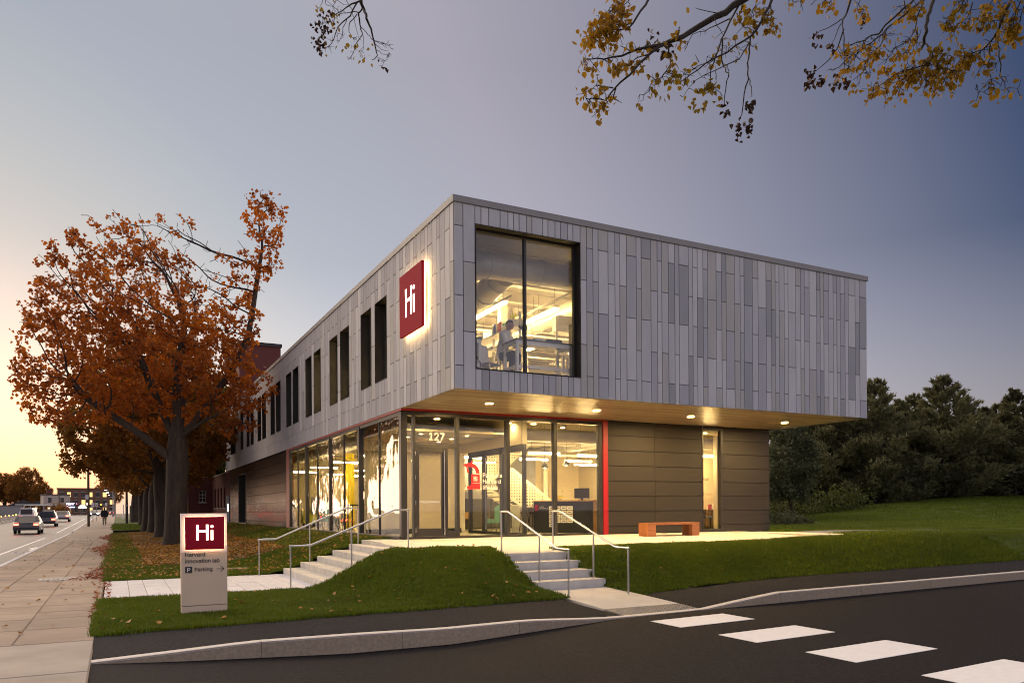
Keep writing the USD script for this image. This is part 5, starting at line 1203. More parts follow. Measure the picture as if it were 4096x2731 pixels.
b3([(2240, -20), (2150, 160), (2100, 290), (2020, 420), (1930, 500), (1820, 640), (1700, 730)], .014, .003, .2, 22, .22, 2, .55); b3([(2080, 370), (2110, 550), (2120, 760), (2170, 870), (2320, 890)], .007, .002, 0, 8, .2, 2, .5)
b3([(2010, 460), (2000, 640), (2030, 840), (1950, 920), (1870, 890)], .006, .002, 0, 14, .2, 2, .6); b3([(1920, 500), (1750, 560), (1680, 640)], .005, .002, 0, 22, .22, 4); b3([(1900, 560), (1960, 640), (2080, 630)], .004, .002, 0, 12, .18, 3)
b3([(1760, -10), (1700, 120), (1620, 200), (1540, 180)], .005, .002, 0, 6, .2, 1); b3([(1840, 30), (1790, 180), (1660, 270), (1580, 240)], .005, .002, 0, 18, .2, 3); b3([(2050, -10), (1960, 140), (1920, 220)], .005, .002, 0, 16, .2, 3); b3([(2200, 30), (2120, 200), (2000, 220)], .005, .002, 0, 14, .2, 3)
b3([(2330, -10), (2250, 180), (2180, 290), (2190, 340)], .006, .002, 0, 24, .25, 4); b3([(2350, 60), (2300, 260), (2260, 330)], .004, .002, 0, 10, .2, 3); b3([(1160, 10), (1180, 90), (1280, 80)], .004, .002, 0, 18, .22, 3); b3([(1780, -10), (1700, 40)], .004, .002, 0, 10, .2, 3)
b3([(730, -10), (690, 90), (740, 150)], .004, .002, 0, 8, .16, 3); b3([(330, -10), (420, 40), (440, 80)], .004, .002, 0, 8, .16, 3); b3([(20, -10), (60, 20), (130, 20)], .004, .002, 0, 6, .16, 3); b3([(300, 0), (230, 50)], .004, .002)
for c, n, sp in (((230, 790), 34, .10), ((330, 790), 16, .07), ((280, 390), 14, .06), ((420, 450), 12, .06), ((480, 820), 16, .07), ((570, 850), 10, .06), ((705, 240), 7, .05)):
    p = at(3150 + c[0] / 2.486, c[1] / 2.486, D3)
    for _ in range(int(n * .7)): dead.append(p + r_.normal(size=3) * sp * [.45, .45, .65])
S1 = (4.48, 1200, 0); D1 = 13.5
def b1(pts, r0, r1, n=0, L=.2, per=0, a0=.5):
    Q = line(pts, *S1, D1, r0, r1, .1)
    if n: put(spurs(Q, n, L, a0), per, .05)
b1([(1085, -60), (1095, 60), (1130, 150), (1200, 330), (1270, 540), (1330, 730), (1380, 1010), (1290, 1080)], .032, .006); b1([(1085, 20), (930, 70), (830, 140), (680, 250), (560, 330)], .016, .005, 7, .2, 1); b1([(1030, 40), (930, 220), (840, 350), (680, 480), (600, 700), (570, 790), (480, 850)], .013, .004, 6, .2, 0)
b1([(1110, 170), (1050, 240), (1080, 460), (1110, 620), (1010, 780), (960, 970), (880, 1060)], .015, .004, 7, .2, 0); b1([(1050, 230), (950, 210), (740, 250), (620, 340)], .010, .004, 4, .2, 1); b1([(1020, 260), (900, 400), (880, 560), (920, 660), (1000, 720)], .009, .003, 4, .2, 0)
b1([(820, 0), (940, 200), (980, 400), (1040, 620), (1050, 680)], .008, .003); b1([(840, 360), (770, 500), (740, 690), (680, 770)], .008, .003, 5, .2, 1); b1([(1090, 490), (1200, 600), (1290, 700), (1400, 780), (1590, 810)], .008, .003, 5, .2, 0)
b1([(1340, 740), (1500, 790), (1660, 890)], .006, .003, 4, .15, 0); b1([(1350, 800), (1450, 900), (1590, 910)], .006, .003); b1([(1360, 880), (1480, 980), (1600, 960), (1640, 1000)], .006, .003, 4, .15, 0); b1([(1390, 1040), (1510, 1080), (1480, 1180)], .006, .003, 4, .15, 0)
b1([(650, 0), (600, 120), (570, 230)], .006, .003, 4, .2, 1); b1([(400, 0), (400, 60), (340, 140)], .006, .003, 2, .15, 1); b1([(460, 0), (470, 90), (590, 120)], .006, .003); b1([(660, 5), (780, 80), (860, 90)], .005, .003); b1([(560, 400), (430, 410), (370, 440)], .005, .003, 4, .15, 0); b1([(1130, 640), (1130, 800), (1120, 900), (1080, 960)], .005, .003, 4, .15, 0)
def one(c, n, sp, into): into += [at(1200 + c[0] / 4.48, c[1] / 4.48, D1) + r_.normal(size=3) * sp for _ in range(n)]
for c in ((300, 130), (360, 210), (600, 250), (590, 430), (630, 380), (580, 480), (460, 770), (640, 800), (770, 850), (860, 800), (500, 920), (1040, 870), (1180, 870), (1030, 1000), (1120, 1010), (1240, 1020), (1220, 1120), (960, 780), (1300, 830)): one(c, 2, .035, leafy)
for c, n in (((340, 450), 10), ((450, 560), 12), ((330, 760), 20), ((320, 860), 14), ((430, 330), 8), ((540, 300), 8), ((1540, 1120), 3), ((1470, 1200), 3), ((290, 500), 6)): one(c, n, .055, dead)
V, F = leaves(np.array(leafy), .064, r_, 1.1, .12, 'heart'); obj('leaves', (V, F), 'linden_leaf', ov, kind='stuff')
V, F = leaves(np.array(dead), .058, r_, 1.0, .55, 'heart'); obj('dead_leaves', (V, F), 'dead_leaf', ov, kind='stuff')
tb = np.array([4.6, -16.6, 0]); tz = float(road_z(4.6)) + .03
wood.tube([tb + [0, 0, tz - .2], tb + [0, 0, tz + .3], tb + [0, .05, 2], tb + [-.1, .1, 4.5], tb + [-.1, .2, 7.5]], [.42, .33, .28, .24, .16], 14)
for s0, r0 in ((at(2250 + 2150 / 2.767, -90 / 2.767, D2), .03), (at(2250 + 2330 / 2.767, -40 / 2.767, D2), .012), (at(2250 + 1990 / 2.767, -20 / 2.767, D2), .01), (at(2250 + 970 / 2.767, -40 / 2.767, D2), .011), (at(3150 + 1450 / 2.486, -20 / 2.486, D3), .018), (at(3150 + 2240 / 2.486, -20 / 2.486, D3), .015), (at(3150 + 640 / 2.486, -30 / 2.486, D3), .01), (at(3150 + 1270 / 2.486, -20 / 2.486, D3), .012), (at(1200 + 1085 / 4.48, -60 / 4.48, D1), .034)):
    a = tb + [-.1, .2, 7.4]; wood.tube([a, a * .6 + s0 * .4 + [0, 0, 1.3], a * .25 + s0 * .75 + [0, 0, .9], s0], [.10, .06, max(r0 * 1.5, .025), r0], 7)
obj('limbs', wood, 'dark_bark', ov, smooth=True); obj('twigs', twig, 'dark_bark', ov, kind='stuff')

# ------------------------------------------------------------------ pines behind the hill
def pine(label, loc, h, rad, seed, group, needle=15000, m='needle'):
    r_ = np.random.default_rng(seed); t = thing('pine_tree', label, 'tree', group, loc); tk = MB(); br = MB(); C = []; Dn = []
    tk.tube([(0, 0, -.3), (.02, 0, h * .3), (-.03, .03, h * .65), (0, 0, h)], [h * .018, h * .014, h * .008, .012], 8)
    z = h * .025
    while z < h * .985:
        k = r_.integers(4, 7); a0 = r_.uniform(0, 6.28); f = 1 - z / h
        Lz = rad * (min(1, f * 1.35) ** .9) 
        for i in range(k):
            a = a0 + i * 2 * PI / k + r_.normal() * .25; Lb = Lz * r_.uniform(.6, 1.15) + .12; el = r_.uniform(.0, .35) + .5 * (1 - f); d = np.array([math.cos(a) * math.cos(el), math.sin(a) * math.cos(el), math.sin(el)])
            p0 = np.array([0, 0, z]); pts = [p0 + d * Lb * s + [0, 0, Lb * .22 * s * s] for s in (0, .35, .7, 1)]
            br.tube(pts, [.03 * f + .012, .02 * f + .008, .012, .005], 4, cap=False)
            for _ in range(int(10 + 30 * Lb)):
                s = r_.uniform(.3, 1) ** .6; q = p0 + d * Lb * s + [0, 0, Lb * .22 * s * s]; side = r_.normal(size=3) * .26 * Lb * .40 * (1.1 - s * .5); side[2] *= .30; C.append(q + side); Dn.append(d * .9 + side * .8 + [0, 0, .55])
        z += r_.uniform(.26, .46) * (h / 9)
    C = np.array(C); Dn = np.array(Dn)
    if len(C) > needle: pick = r_.choice(len(C), needle, replace=False); C, Dn = C[pick], Dn[pick]
    V = []; n = len(C)
    for _ in range(3):
        d = Dn + r_.normal(size=(n, 3)) * .75; d /= np.linalg.norm(d, axis=1, keepdims=True); s = np.cross(d, r_.normal(size=(n, 3))); s /= np.linalg.norm(s, axis=1, keepdims=True) + 1e-9; L_ = (r_.uniform(.16, .34, n) * h / 9)[:, None]
        V.append(np.stack([C - s * L_ * .20, C + s * L_ * .20, C + d * L_], 1))
    V = np.concatenate(V); obj('trunk', tk, 'dark_bark', t, smooth=True); obj('boughs', br, 'dark_bark', t, kind='stuff'); obj('needles', (V.reshape(-1, 3), np.arange(len(V) * 3).reshape(-1, 3)), m, t, kind='stuff')
    return t
def base_of(u, depth): p = at(u, 2000, depth); return p[0], p[1], float(lawn_z(p[0], min(p[1], 58))) - .8
GP = 'dark pines behind the grassy hill'
def base_row(u, y):
    d = at(u, 2040, 1.0) - CAM; p = CAM + d * (y - CAM[1]) / d[1]; return p[0], p[1], float(lawn_z(p[0], min(p[1], 58))) - .8
p1 = pine('tall pine rising behind the right end of the upper box', base_of(3500, 58), 10.2, 3.7, 3, GP)
p2 = pine('broad pine with the highest rounded top behind the hill', base_of(3775, 60), 10.3, 4.7, 8, GP, 17000)
for src, u, dep, s, rz, lb in ((p1, 3600, 61, .86, 2.0, 'lower pine filling the dip between the two tall pines'), (p1, 4060, 60, .90, 1.0, 'pine cut off by the right edge of the photograph'), (p2, 3330, 60, .95, 3.0, 'pine under the soffit between the downlight and the box end'), (p1, 3200, 62, .95, 4.2, 'pine right beside the dark wall corner'), (p2, 3935, 63, .78, 4.4, 'smaller pine in the gap near the right edge'), (p1, 3420, 64, 1.0, 5.2, 'rear pine behind the pine under the soffit'), (p2, 4200, 62, .9, .6, 'broad pine just outside the right edge'), (p1, 3660, 66, .95, 3.4, 'rear pine behind the lower pine'), (p1, 3100, 66, .9, .4, 'rear pine half hidden by the wall corner'), (p2, 4400, 66, 1.0, 2.4, 'broad pine farther outside the right edge'), (p2, 3560, 67, .8, 1.4, 'rear pine closing the gap left of the rounded pine'), (p1, 3860, 68, .9, 2.2, 'rear pine right of the rounded pine'), (p2, 3990, 67, .85, 3.9, 'rear pine before the right edge'), (p2, 3270, 67, .9, 5.5, 'rear pine under the far downlight')):
    dup(src, base_of(u, dep), rz, lb, scale=s)
b_ = base_of(3165, 47)
br_ = broadleaf('broadleaf_tree', 'small green broadleaf tree against the pines beside the dark wall', 'tree', b_, [(0, 0, -.2), (0, 0, .8), (.05, 0, 1.6)], [(0, 0, 4.2, 1.7, 1.7, 2.6), (0, 0, 6.2, 1.0, 1.0, 1.6), (-.6, 0, 2.6, 1.5, 1.5, 1.0)], 350, 9000, .16, 'shrub_leaf', 61, None, step=.4, trunk_r=.12, tip=.007)
def shrub(label, loc, r0, n, seed):
    r_ = np.random.default_rng(seed); t = thing('shrub', label, 'shrub', None, loc); st = MB(); C = []
    for k in range(26):
        d = r_.normal(size=3); d[2] = abs(d[2]) + .25; d /= np.linalg.norm(d); e = d * r0 * r_.uniform(.6, 1.1); st.tube([(0, 0, -.05), e * .5 + r_.normal(size=3) * .05, e], [.012, .008, .003], 4); C += list(e * r_.uniform(.5, 1.05, (n // 26, 1)) + r_.normal(size=(n // 26, 3)) * r0 * .14)
    V, F = leaves(np.array(C), .085, r_, .2); obj('stems', st, 'dark_bark', t, kind='stuff'); obj('foliage', (V, F), 'shrub_leaf', t, kind='stuff')
for u, v, d, r0, lb in ((3110, 2090, 36, .85, 'pale leafy shrub right beside the dark wall corner'), (3165, 2080, 37.5, .75, 'pale leafy shrub second from the dark wall corner'), (3215, 2075, 38, .5, 'small pale shrub at the foot of the hill')):
    p = at(u, v, d); shrub(lb, (p[0], p[1], float(lawn_z(p[0], p[1])) + .0), r0, 700, int(u))
hd = MB(); C = []
for u in np.linspace(3085, 4300, 130): p = base_row(u, 24 + random.uniform(-1, 3) if u > 3400 else 20); C += [np.array(p) + rng.normal(size=3) * [1.0, .8, .4] + [0, 0, 1.0 + .5 * math.sin(u * .021)] for _ in range(110)]
V, F = leaves(np.array(C), .2, rng, .2); obj('undergrowth', (V, F), 'green_leaf', kind='stuff', label='dark undergrowth along the foot of the pines behind the building corner', cat='undergrowth')

# ------------------------------------------------------------------ grass and fallen leaves
def tuft(n, h, spread, seed):
    r_ = np.random.default_rng(seed); V = []
    for _ in range(n):
        b = np.array([*r_.uniform(-spread, spread, 2), -.01]); a = r_.uniform(0, 6.28); lean = r_.uniform(.1, .55) * h; hh = h * r_.uniform(.55, 1.15); w_ = .0052 * r_.uniform(.8, 1.4); s = np.array([-math.sin(a), math.cos(a), 0]) * w_; t = np.array([math.cos(a) * lean, math.sin(a) * lean, hh])
        m = b + t * [.4, .4, .62]; V += [[b - s, b + s, m + s * .8], [b - s, m + s * .8, m - s * .8], [m - s * .8, m + s * .8, b + t]]
    V = np.array(V); return V.reshape(-1, 3), np.arange(len(V) * 3).reshape(-1, 3)
gi = UsdGeom.PointInstancer.Define(stage, '/World/grass'); tag(gi.GetPrim(), 'short green mown grass of the lawns and the mound', 'grass', kind='stuff')
protos = [obj('tuft', tuft(22, .066, .075, s), 'grass_blade', gi.GetPrim()) for s in range(4)] + [obj('far_tuft', tuft(26, .085, .17, 9 + s), 'grass_blade', gi.GetPrim()) for s in range(2)]
gi.CreatePrototypesRel().SetTargets([p.GetPath() for p in protos])
GPs, GId, GSc = [], [], []
def sow(x0, x1, y0, y1, dens, far=False, keep=None, fy=None):
    n = int((x1 - x0) * (y1 - y0) * dens); X = rng.uniform(x0, x1, n); Y = rng.uniform(y0, y1, n)
    ok = ~hard(X, Y, .0)
    if fy is not None: ok &= Y > fy(X) - .01
    if keep is not None: ok &= keep(X, Y)
    X, Y = X[ok], Y[ok]; GPs.append(np.stack([X, Y, lawn_z(X, Y)], -1)); GId.append(rng.integers(4, 6, len(X)) if far else rng.integers(0, 4, len(X))); GSc.append(rng.uniform(.75, 1.25, len(X)) * (1 + .6 * (dens < 30)))
sow(-7.17, .67, -4.45, .24, 330, fy=path_y); sow(2.31, 9, -3.7, -.33, 300, fy=path_y); sow(9, 18, -3.2, .4, 170, True, fy=path_y); sow(13.4, 30, -2.6, 5, 55, True, fy=path_y, keep=lambda X, Y: np.abs(Y - np.interp(X, PATH_PTS[:, 0], PATH_PTS[:, 1])) > .8)
sow(-7.17, -.02, 4.58, 9.2, 230); in_bed = lambda X, Y: ~((X > -6.2) & (X < -1.9) & (Y > 9.1) & (Y < 50.5)) | (rng.uniform(size=len(X)) < .07)
sow(-7.17, -.02, 9.2, 22, 90, True, in_bed); sow(-7.17, -.02, 22, 51, 30, True, in_bed); sow(14, 34, 4.8, 21, 24, True); sow(34, 66, 4.8, 21, 12, True); sow(-7.1, -2, 58.5, 80, 14, True)
Gp, Gi_, Gs = np.vstack(GPs), np.concatenate(GId), np.concatenate(GSc)
gi.CreatePositionsAttr(Vt.Vec3fArray.FromNumpy(Gp.astype(np.float32))); gi.CreateProtoIndicesAttr(Vt.IntArray.FromNumpy(Gi_.astype(np.int32)))
ang = rng.uniform(0, 2 * PI, len(Gp)); q = np.zeros((len(Gp), 4), np.float32); q[:, 2] = np.sin(ang / 2); q[:, 3] = np.cos(ang / 2)
gi.CreateOrientationsAttr(Vt.QuathArray([Gf.Quath(float(w_), 0, 0, float(z_)) for w_, z_ in zip(q[:, 3], q[:, 2])]))
gi.CreateScalesAttr(Vt.Vec3fArray.FromNumpy(np.repeat(Gs[:, None], 3, 1).astype(np.float32)))
def litter(X, Y, Z, size, r_):
    n = len(X); C = np.stack([X, Y, Z], -1); a = r_.uniform(0, 6.28, n); d = np.stack([np.cos(a), np.sin(a), r_.normal(size=n) * .25], -1); s = np.stack([-np.sin(a), np.cos(a), r_.normal(size=n) * .25], -1); L_ = (size * r_.uniform(.6, 1.3, n))[:, None]; up_ = np.array([0, 0, 1.0]) * L_
    V = np.stack([C - d * L_ * .5, C + s * L_ * .42 + up_ * .22, C + d * L_ * .55 + up_ * .1, C - s * L_ * .42 + up_ * .25], 1); return V.reshape(-1, 3), (np.array([[0, 1, 2], [0, 2, 3]])[None] + (np.arange(n) * 4)[:, None, None]).reshape(-1, 3)
r_ = np.random.default_rng(77); Xs, Ys, Zs = [], [], []
def strew(x0, x1, y0, y1, n, zf=None, lift=.03, dens=None):
    X, Y = r_.uniform(x0, x1, n), r_.uniform(y0, y1, n); ok = ~hard(X, Y, .0) if zf is None else np.ones(n, bool)
    if dens is not None: ok &= r_.uniform(size=n) < dens(X, Y)
    X, Y = X[ok], Y[ok]; Xs.append(X); Ys.append(Y); Zs.append((lawn_z(X, Y) if zf is None else zf(X, Y)) + lift + r_.uniform(0, .02, len(X)))
bedz = lambda X, Y: lawn_z(X, Y) + .02
strew(-6.1, -1.95, 9.2, 26, 9500, bedz, .012); strew(-6.1, -1.95, 26, 50, 5500, bedz, .012); strew(-7.1, -.1, 4.8, 13, 1500); strew(-2.2, -.1, 9, 40, 3200); strew(-7.1, -6.0, 9, 50, 1500); strew(-7.1, .6, -4.2, .1, 75, None, .05); strew(2.4, 9, -3.4, -.6, 8, None, .05); strew(-9.9, -7.2, -4, 40, 160, lambda X, Y: X * 0 - .868, .004); strew(-3.4, -1.3, 4.5, 8, 130)
flag = lambda X, Y: np.clip(1.2 - (-7.1 - X) / (.85 * (.6 + .4 * np.sin(Y * .35))), 0, 1) ** 1.6
V, F = litter(np.concatenate(Xs), np.concatenate(Ys), np.concatenate(Zs), .085, r_); obj('fallen_leaves', (V, F), 'litter_leaf', label='yellow and brown fallen leaves over the bed and the grass', cat='leaves', kind='stuff')
Xs, Ys, Zs = [], [], []
strew(-8.3, -7.05, 5.2, 46, 9000, lambda X, Y: X * 0 - .868, .006, flag); strew(-7.3, -7.0, -4.4, 4.6, 110, lambda X, Y: X * 0 - .868, .008)
V, F = litter(np.concatenate(Xs), np.concatenate(Ys), np.concatenate(Zs), .085, r_); obj('leaf_drift', (V, F), 'pink_litter', label='drift of pinkish brown leaves along the grass edge of the sidewalk', cat='leaves', kind='stuff')
# ================================================================== the street and what lies along it
def road_at(u, depth, side=False):
    p = at(u, 2046, depth); return np.array([p[0], p[1], float(grade(p[1])) - (0 if side else .14)])
# brick annex behind the far end
an = thing('brick_annex', 'dark red brick annex with white sash window beyond the building end', 'building')
mb = MB(); wall_x(mb, .3, .6, 41.3, 53.3, -.4, 3.62, [(y0, y0 + .9, 1.05, 2.6) for y0 in (44.2, 46.2, 48.2, 50.2)]); wall_y(mb, 53.31, 53.6, -1.55, 9.0, -.4, 3.66, [(-.71, -.16, 1.56, 2.52)]); mb.box(-1.55, -1.25, 53.6, 64, -.4, 3.66); obj('wall', mb, 'brick_red', an)
obj('roof', MB().box(.6, 12, 41.3, 53.3, 3.4, 3.5), 'roof_dark', an); obj('coping', MB().box(.27, .62, 41.3, 53.28, 3.621, 3.68).box(-1.6, 9, 53.28, 53.65, 3.661, 3.72), 'trim_pale', an)
for y0 in (44.2, 46.2, 48.2, 50.2):
    w_ = obj('window', MB().box(.42, .46, y0, y0 + .9, 1.05, 2.6), 'window_dark', an); obj('sill', MB().box(.24, .42, y0 - .05, y0 + .95, .98, 1.049), 'trim_pale', w_)
w_ = obj('window', MB().box(-.71, -.16, 53.42, 53.45, 1.56, 2.52), 'window_dark', an)
mb = MB(); 
for x in (-.71, -.45, -.20): mb.box(x, x + .04, 53.36, 53.419, 1.56, 2.52)
for z in (1.56, 1.87, 2.18, 2.48): mb.box(-.67, -.2, 53.37, 53.418, z, z + .04)
obj('frame', mb, 'trim_pale', w_); obj('sill', MB().box(-.76, -.11, 53.22, 53.36, 1.49, 1.559), 'trim_pale', w_)
obj('door', MB().box(.22, .299, 41.5, 43.2, -.3, 1.9), 'cool_grey_fabric', an); obj('wall_lamp', MB().box(.16, .219, 41.75, 41.85, .8, 1.3), 'lit_white', an)
tw = thing('brick_tower', 'plain dark brick block rising behind the roof beyond the maple', 'building', loc=(0, 0, 0)); obj('wall', MB().box(1.6, 4.72, 46, 52, 3.5, 13.7), 'brick_red', tw); obj('cap', MB().box(1.5, 4.8, 45.9, 52.1, 13.701, 13.95), 'roof_dark', tw)
# green site fence and white tarp behind the tree row
gf = thing('site_fence', 'green mesh site fence standing across the grass behind the tree row', 'fence')
for k in range(6):
    x = -5.3 + k * 2.6; z = float(grade(100)) - .1; obj('fence_panel', MB().box(x, x + 2.5, 100, 100.05, z, z + 2.1), 'fence_green', gf); obj('post', MB().box(x + 2.5, x + 2.58, 99.98, 100.07, z, z + 2.2), 'galv_pole', gf)
wt = thing('tarp_fence', 'white tarpaulin covered fence at the edge of the far sidewalk', 'fence')
for k in range(3):
    y = 104 + k * 3.2; z = float(grade(y)); obj('tarp', MB().box(-6.05, -6.0, y, y + 3.1, z, z + 2.1), 'tarp_white', wt); obj('post', MB().box(-6.0, -5.94, y + 3.1, y + 3.16, z, z + 2.15), 'galv_pole', wt)
# poles and signs along the kerb
up_ = thing('utility_pole', 'wooden utility pole at the kerb beyond the driveway gap', 'pole', loc=(-9.42, 72.8, float(grade(72.8)))); obj('shaft', MB().tube([(0, 0, -.2), (0, 0, 4), (0, 0, 8.5)], [.13, .12, .09], 10), 'wood_pole', up_); obj('notice', MB().box(-.28, .02, -.17, -.15, 2.75, 3.2), 'sign_white', up_); obj('cross_arm', MB().box(-.9, .9, -.14, -.02, 8.0, 8.12), 'wood_pole', up_)
bp = thing('dark_pole', 'dark round pole in the grass strip in front of the white tarp', 'pole', loc=(-5.85, 82, float(grade(82)))); obj('shaft', MB().tube([(0, 0, -.2), (0, 0, 7)], [.15, .12], 10), 'dark_bark', bp); obj('collar', MB().tube([(0, 0, 2.0), (0, 0, 2.2)], .17, 10), 'galv_pole', bp)
def street_sign(label, loc, h=2.4):
    t = thing('street_sign', label, 'sign', None, loc); obj('post', MB().box(-.03, .03, -.03, .03, -.1, h), 'galv_pole', t); obj('plate', MB().box(-.16, .16, -.05, -.031, h - .5, h), 'sign_white', t); obj('print', MB().box(-.10, .10, -.053, -.0505, h - .36, h - .28), 'neon_red' if 0 else 'sign_red', t); return t
street_sign('small white sign on a post at the kerb, left of the walking person', (-9.45, 90, float(grade(90)))); street_sign('white sign on a post right behind the walking person', (-9.2, 98, float(grade(98)))); street_sign('white street sign farther along the kerb', (-8.4, 126, float(grade(126))))
lp_ = thing('lamp_post', 'slim grey lamp post nearest of the three along the far sidewalk', 'lamp post', 'lamp posts along the far sidewalk', loc=(-7.5, 141, float(grade(141))))
obj('pole', MB().tube([(0, 0, -.1), (0, 0, .3), (0, 0, .32), (0, 0, 4.6)], [.14, .14, .07, .05], 8), 'galv_pole', lp_); obj('arm', MB().tube([(0, 0, 4.55), (-.3, 0, 4.75), (-.9, 0, 4.8)], .04, 6), 'galv_pole', lp_); h_ = obj('head', MB().box(-1.3, -.8, -.12, .12, 4.75, 4.84), 'galv_pole', lp_); obj('lens', MB().box(-1.25, -.9, -.09, .09, 4.73, 4.749), 'street_white', h_)
dup(lp_, (-7.4, 158, float(grade(158))), 0, 'slim grey lamp post second of the three along the far sidewalk'); dup(lp_, (-7.3, 180, float(grade(180))), 0, 'slim grey lamp post farthest of the three along the far sidewalk')
# walking person
wp_ = thing('person', 'person in a dark jacket and khaki trousers walking away on the sidewalk', 'person', loc=(-8.05, 77.5, float(grade(77.5))))
J = {'hip': (0, 0, 1.0, .14), 'waist': (0, 0, 1.15, .13), 'chest': (0, .02, 1.42, .155), 'neck': (0, .03, 1.60, .06), 'head': (0, .05, 1.76, .10), 'nose': (0, .155, 1.75, .018)}
for s, n in ((1, 'l'), (-1, 'r')): J |= {n + 'sh': (s * .2, 0, 1.50, .075), n + 'el': (s * .28, -.04 * s, 1.2, .055), n + 'wr': (s * .26, .06 * s, .96, .04), n + 'ha': (s * .26, .08 * s, .88, .035), n + 'fi': (s * .25, .09 * s, .80, .014), n + 'th': (s * .235, .12 * s, .85, .014), n + 'hp': (s * .10, 0, .95, .11), n + 'kn': (s * .11, .10 * s, .54, .075), n + 'an': (s * .11, .04 * s, .10, .05), n + 'to': (s * .12, .04 * s + .15, .05, .045), n + 'ear': (s * .10, .05, 1.75, .02)}
BN = [('hip', 'waist'), ('waist', 'chest'), ('chest', 'neck'), ('neck', 'head'), ('head', 'nose')]
for n in 'lr': BN += [('chest', n + 'sh'), (n + 'sh', n + 'el'), (n + 'el', n + 'wr'), (n + 'wr', n + 'ha'), (n + 'ha', n + 'fi'), (n + 'ha', n + 'th'), ('hip', n + 'hp'), (n + 'hp', n + 'kn'), (n + 'kn', n + 'an'), (n + 'an', n + 'to'), ('head', n + 'ear')]
obj('body', body(J, BN, .04, 4), 'skin', wp_, smooth=True)
obj('jacket', cloth(J, ['hip', 'waist', 'chest', 'neck', 'lsh', 'rsh', 'lel', 'rel', 'lwr', 'rwr', 'lhp', 'rhp'], [('hip', 'waist'), ('waist', 'chest'), ('chest', 'neck'), ('lhp', 'waist'), ('rhp', 'waist'), ('lhp', 'rhp'), ('lsh', 'rsh')] + [x for n in 'lr' for x in (('chest', n + 'sh'), (n + 'sh', n + 'el'), (n + 'el', n + 'wr'))], .035), 'dark_jacket', wp_, smooth=True)
obj('trousers', cloth(J, ['lhp', 'rhp', 'lkn', 'rkn', 'lan', 'ran'], [('lhp', 'lkn'), ('lkn', 'lan'), ('rhp', 'rkn'), ('rkn', 'ran'), ('lhp', 'rhp')], .015), 'khaki_cloth', wp_, smooth=True)
obj('shoes', cloth(J, ['lan', 'ran', 'lto', 'rto'], [('lan', 'lto'), ('ran', 'rto')], .012), 'black_plastic', wp_, smooth=True); obj('hair', body({'a': (0, .03, 1.79, .10), 'b': (0, .01, 1.72, .085)}, [('a', 'b')], .03, 2), 'hair_dark', wp_, smooth=True)
# cars, at rest
def car(label, loc, rz, paint, length=4.4, height=1.45, lights='tail', van=False):
    t = thing('car', label, 'car', None, loc, rz); L2, W2 = length / 2, .89
    prof = [(-L2, .32), (-L2 + .02, .80), (-L2 + .12, .92), (-L2 + .55, .98), (-L2 + 1.15, height), (L2 - 2.0, height), (L2 - 1.15, .95), (L2 - .2, .82), (L2, .60), (L2 - .02, .30)]
    if van: prof = [(-L2, .35), (-L2 + .02, 1.0), (-L2 + .10, height), (L2 - 1.6, height), (L2 - .9, 1.15), (L2 - .1, .95), (L2, .6), (L2, .32)]
    m = trimesh.creation.extrude_polygon(Polygon(prof), 2 * W2, engine='earcut'); q = np.array(m.vertices); x_ = q[:, 2] - W2; m.vertices = np.stack([x_ - np.sign(x_) * .17 * np.clip(q[:, 1] - .95, 0, 1) / .5, q[:, 0], q[:, 1]], 1); m.fix_normals(); obj('body', m, paint, t)
    zg = height - .08
    obj('rear_window', MB().hexa([(-.62, -L2 + .52, 1.0), (.62, -L2 + .52, 1.0), (.62, -L2 + .62, 1.0), (-.62, -L2 + .62, 1.0)], [(-.55, -L2 + 1.02, zg), (.55, -L2 + 1.02, zg), (.55, -L2 + 1.12, zg), (-.55, -L2 + 1.12, zg)]) if not van else MB().box(-.6, .6, -L2 + .03, -L2 + .06, 1.05, height - .15), 'window_dark', t)
    obj('windscreen', MB().hexa([(-.66, L2 - 1.22, .98), (.66, L2 - 1.22, .98), (.66, L2 - 1.12, .98), (-.66, L2 - 1.12, .98)], [(-.58, L2 - 1.98, zg), (.58, L2 - 1.98, zg), (.58, L2 - 1.88, zg), (-.58, L2 - 1.88, zg)]), 'window_dark', t)
    for s in (-1, 1):
        obj('side_window', MB().hexa([(s * .885 - .01, -L2 + 1.0, 1.0), (s * .885 + .01, -L2 + 1.0, 1.0), (s * .885 + .01, L2 - 1.4, 1.0), (s * .885 - .01, L2 - 1.4, 1.0)], [(s * .765 - .01, -L2 + 1.3, zg), (s * .765 + .01, -L2 + 1.3, zg), (s * .765 + .01, L2 - 1.95, zg), (s * .765 - .01, L2 - 1.95, zg)]), 'window_dark', t)
        for y in (-L2 + .8, L2 - .85): obj('wheel', MB().tube([(s * .72, y, .31), (s * .90, y, .31)], .31, 14), 'tyre', t)
        obj('tail_light', MB().box(s * .68 - .17, s * .68 + .17, -L2 - .02, -L2 + .06, .70, .86), 'tail_red' if lights == 'tail' else 'sign_red', t)
        obj('headlight', MB().box(s * .62 - .15, s * .62 + .15, L2 - .12, L2 + .02, .62, .78), 'head_white' if lights == 'head' else 'sign_white', t)
    obj('bumper', MB().box(-.85, .85, -L2 - .05, -L2 + .1, .34, .55), 'black_plastic', t); return t
gz_ = lambda x, y: (x, y, float(grade(y)) - .138)
car('dark car with red tail lights nearest on the street at the left edge', gz_(-13.3, 58), .0, 'car_dark'); car('dark car with red tail lights second in line on the street', gz_(-13.5, 80), 0, 'car_dark', 4.5, 1.6); car('silver car with red tail lights farther along the near lane', gz_(-13.4, 104), 0, 'car_silver')
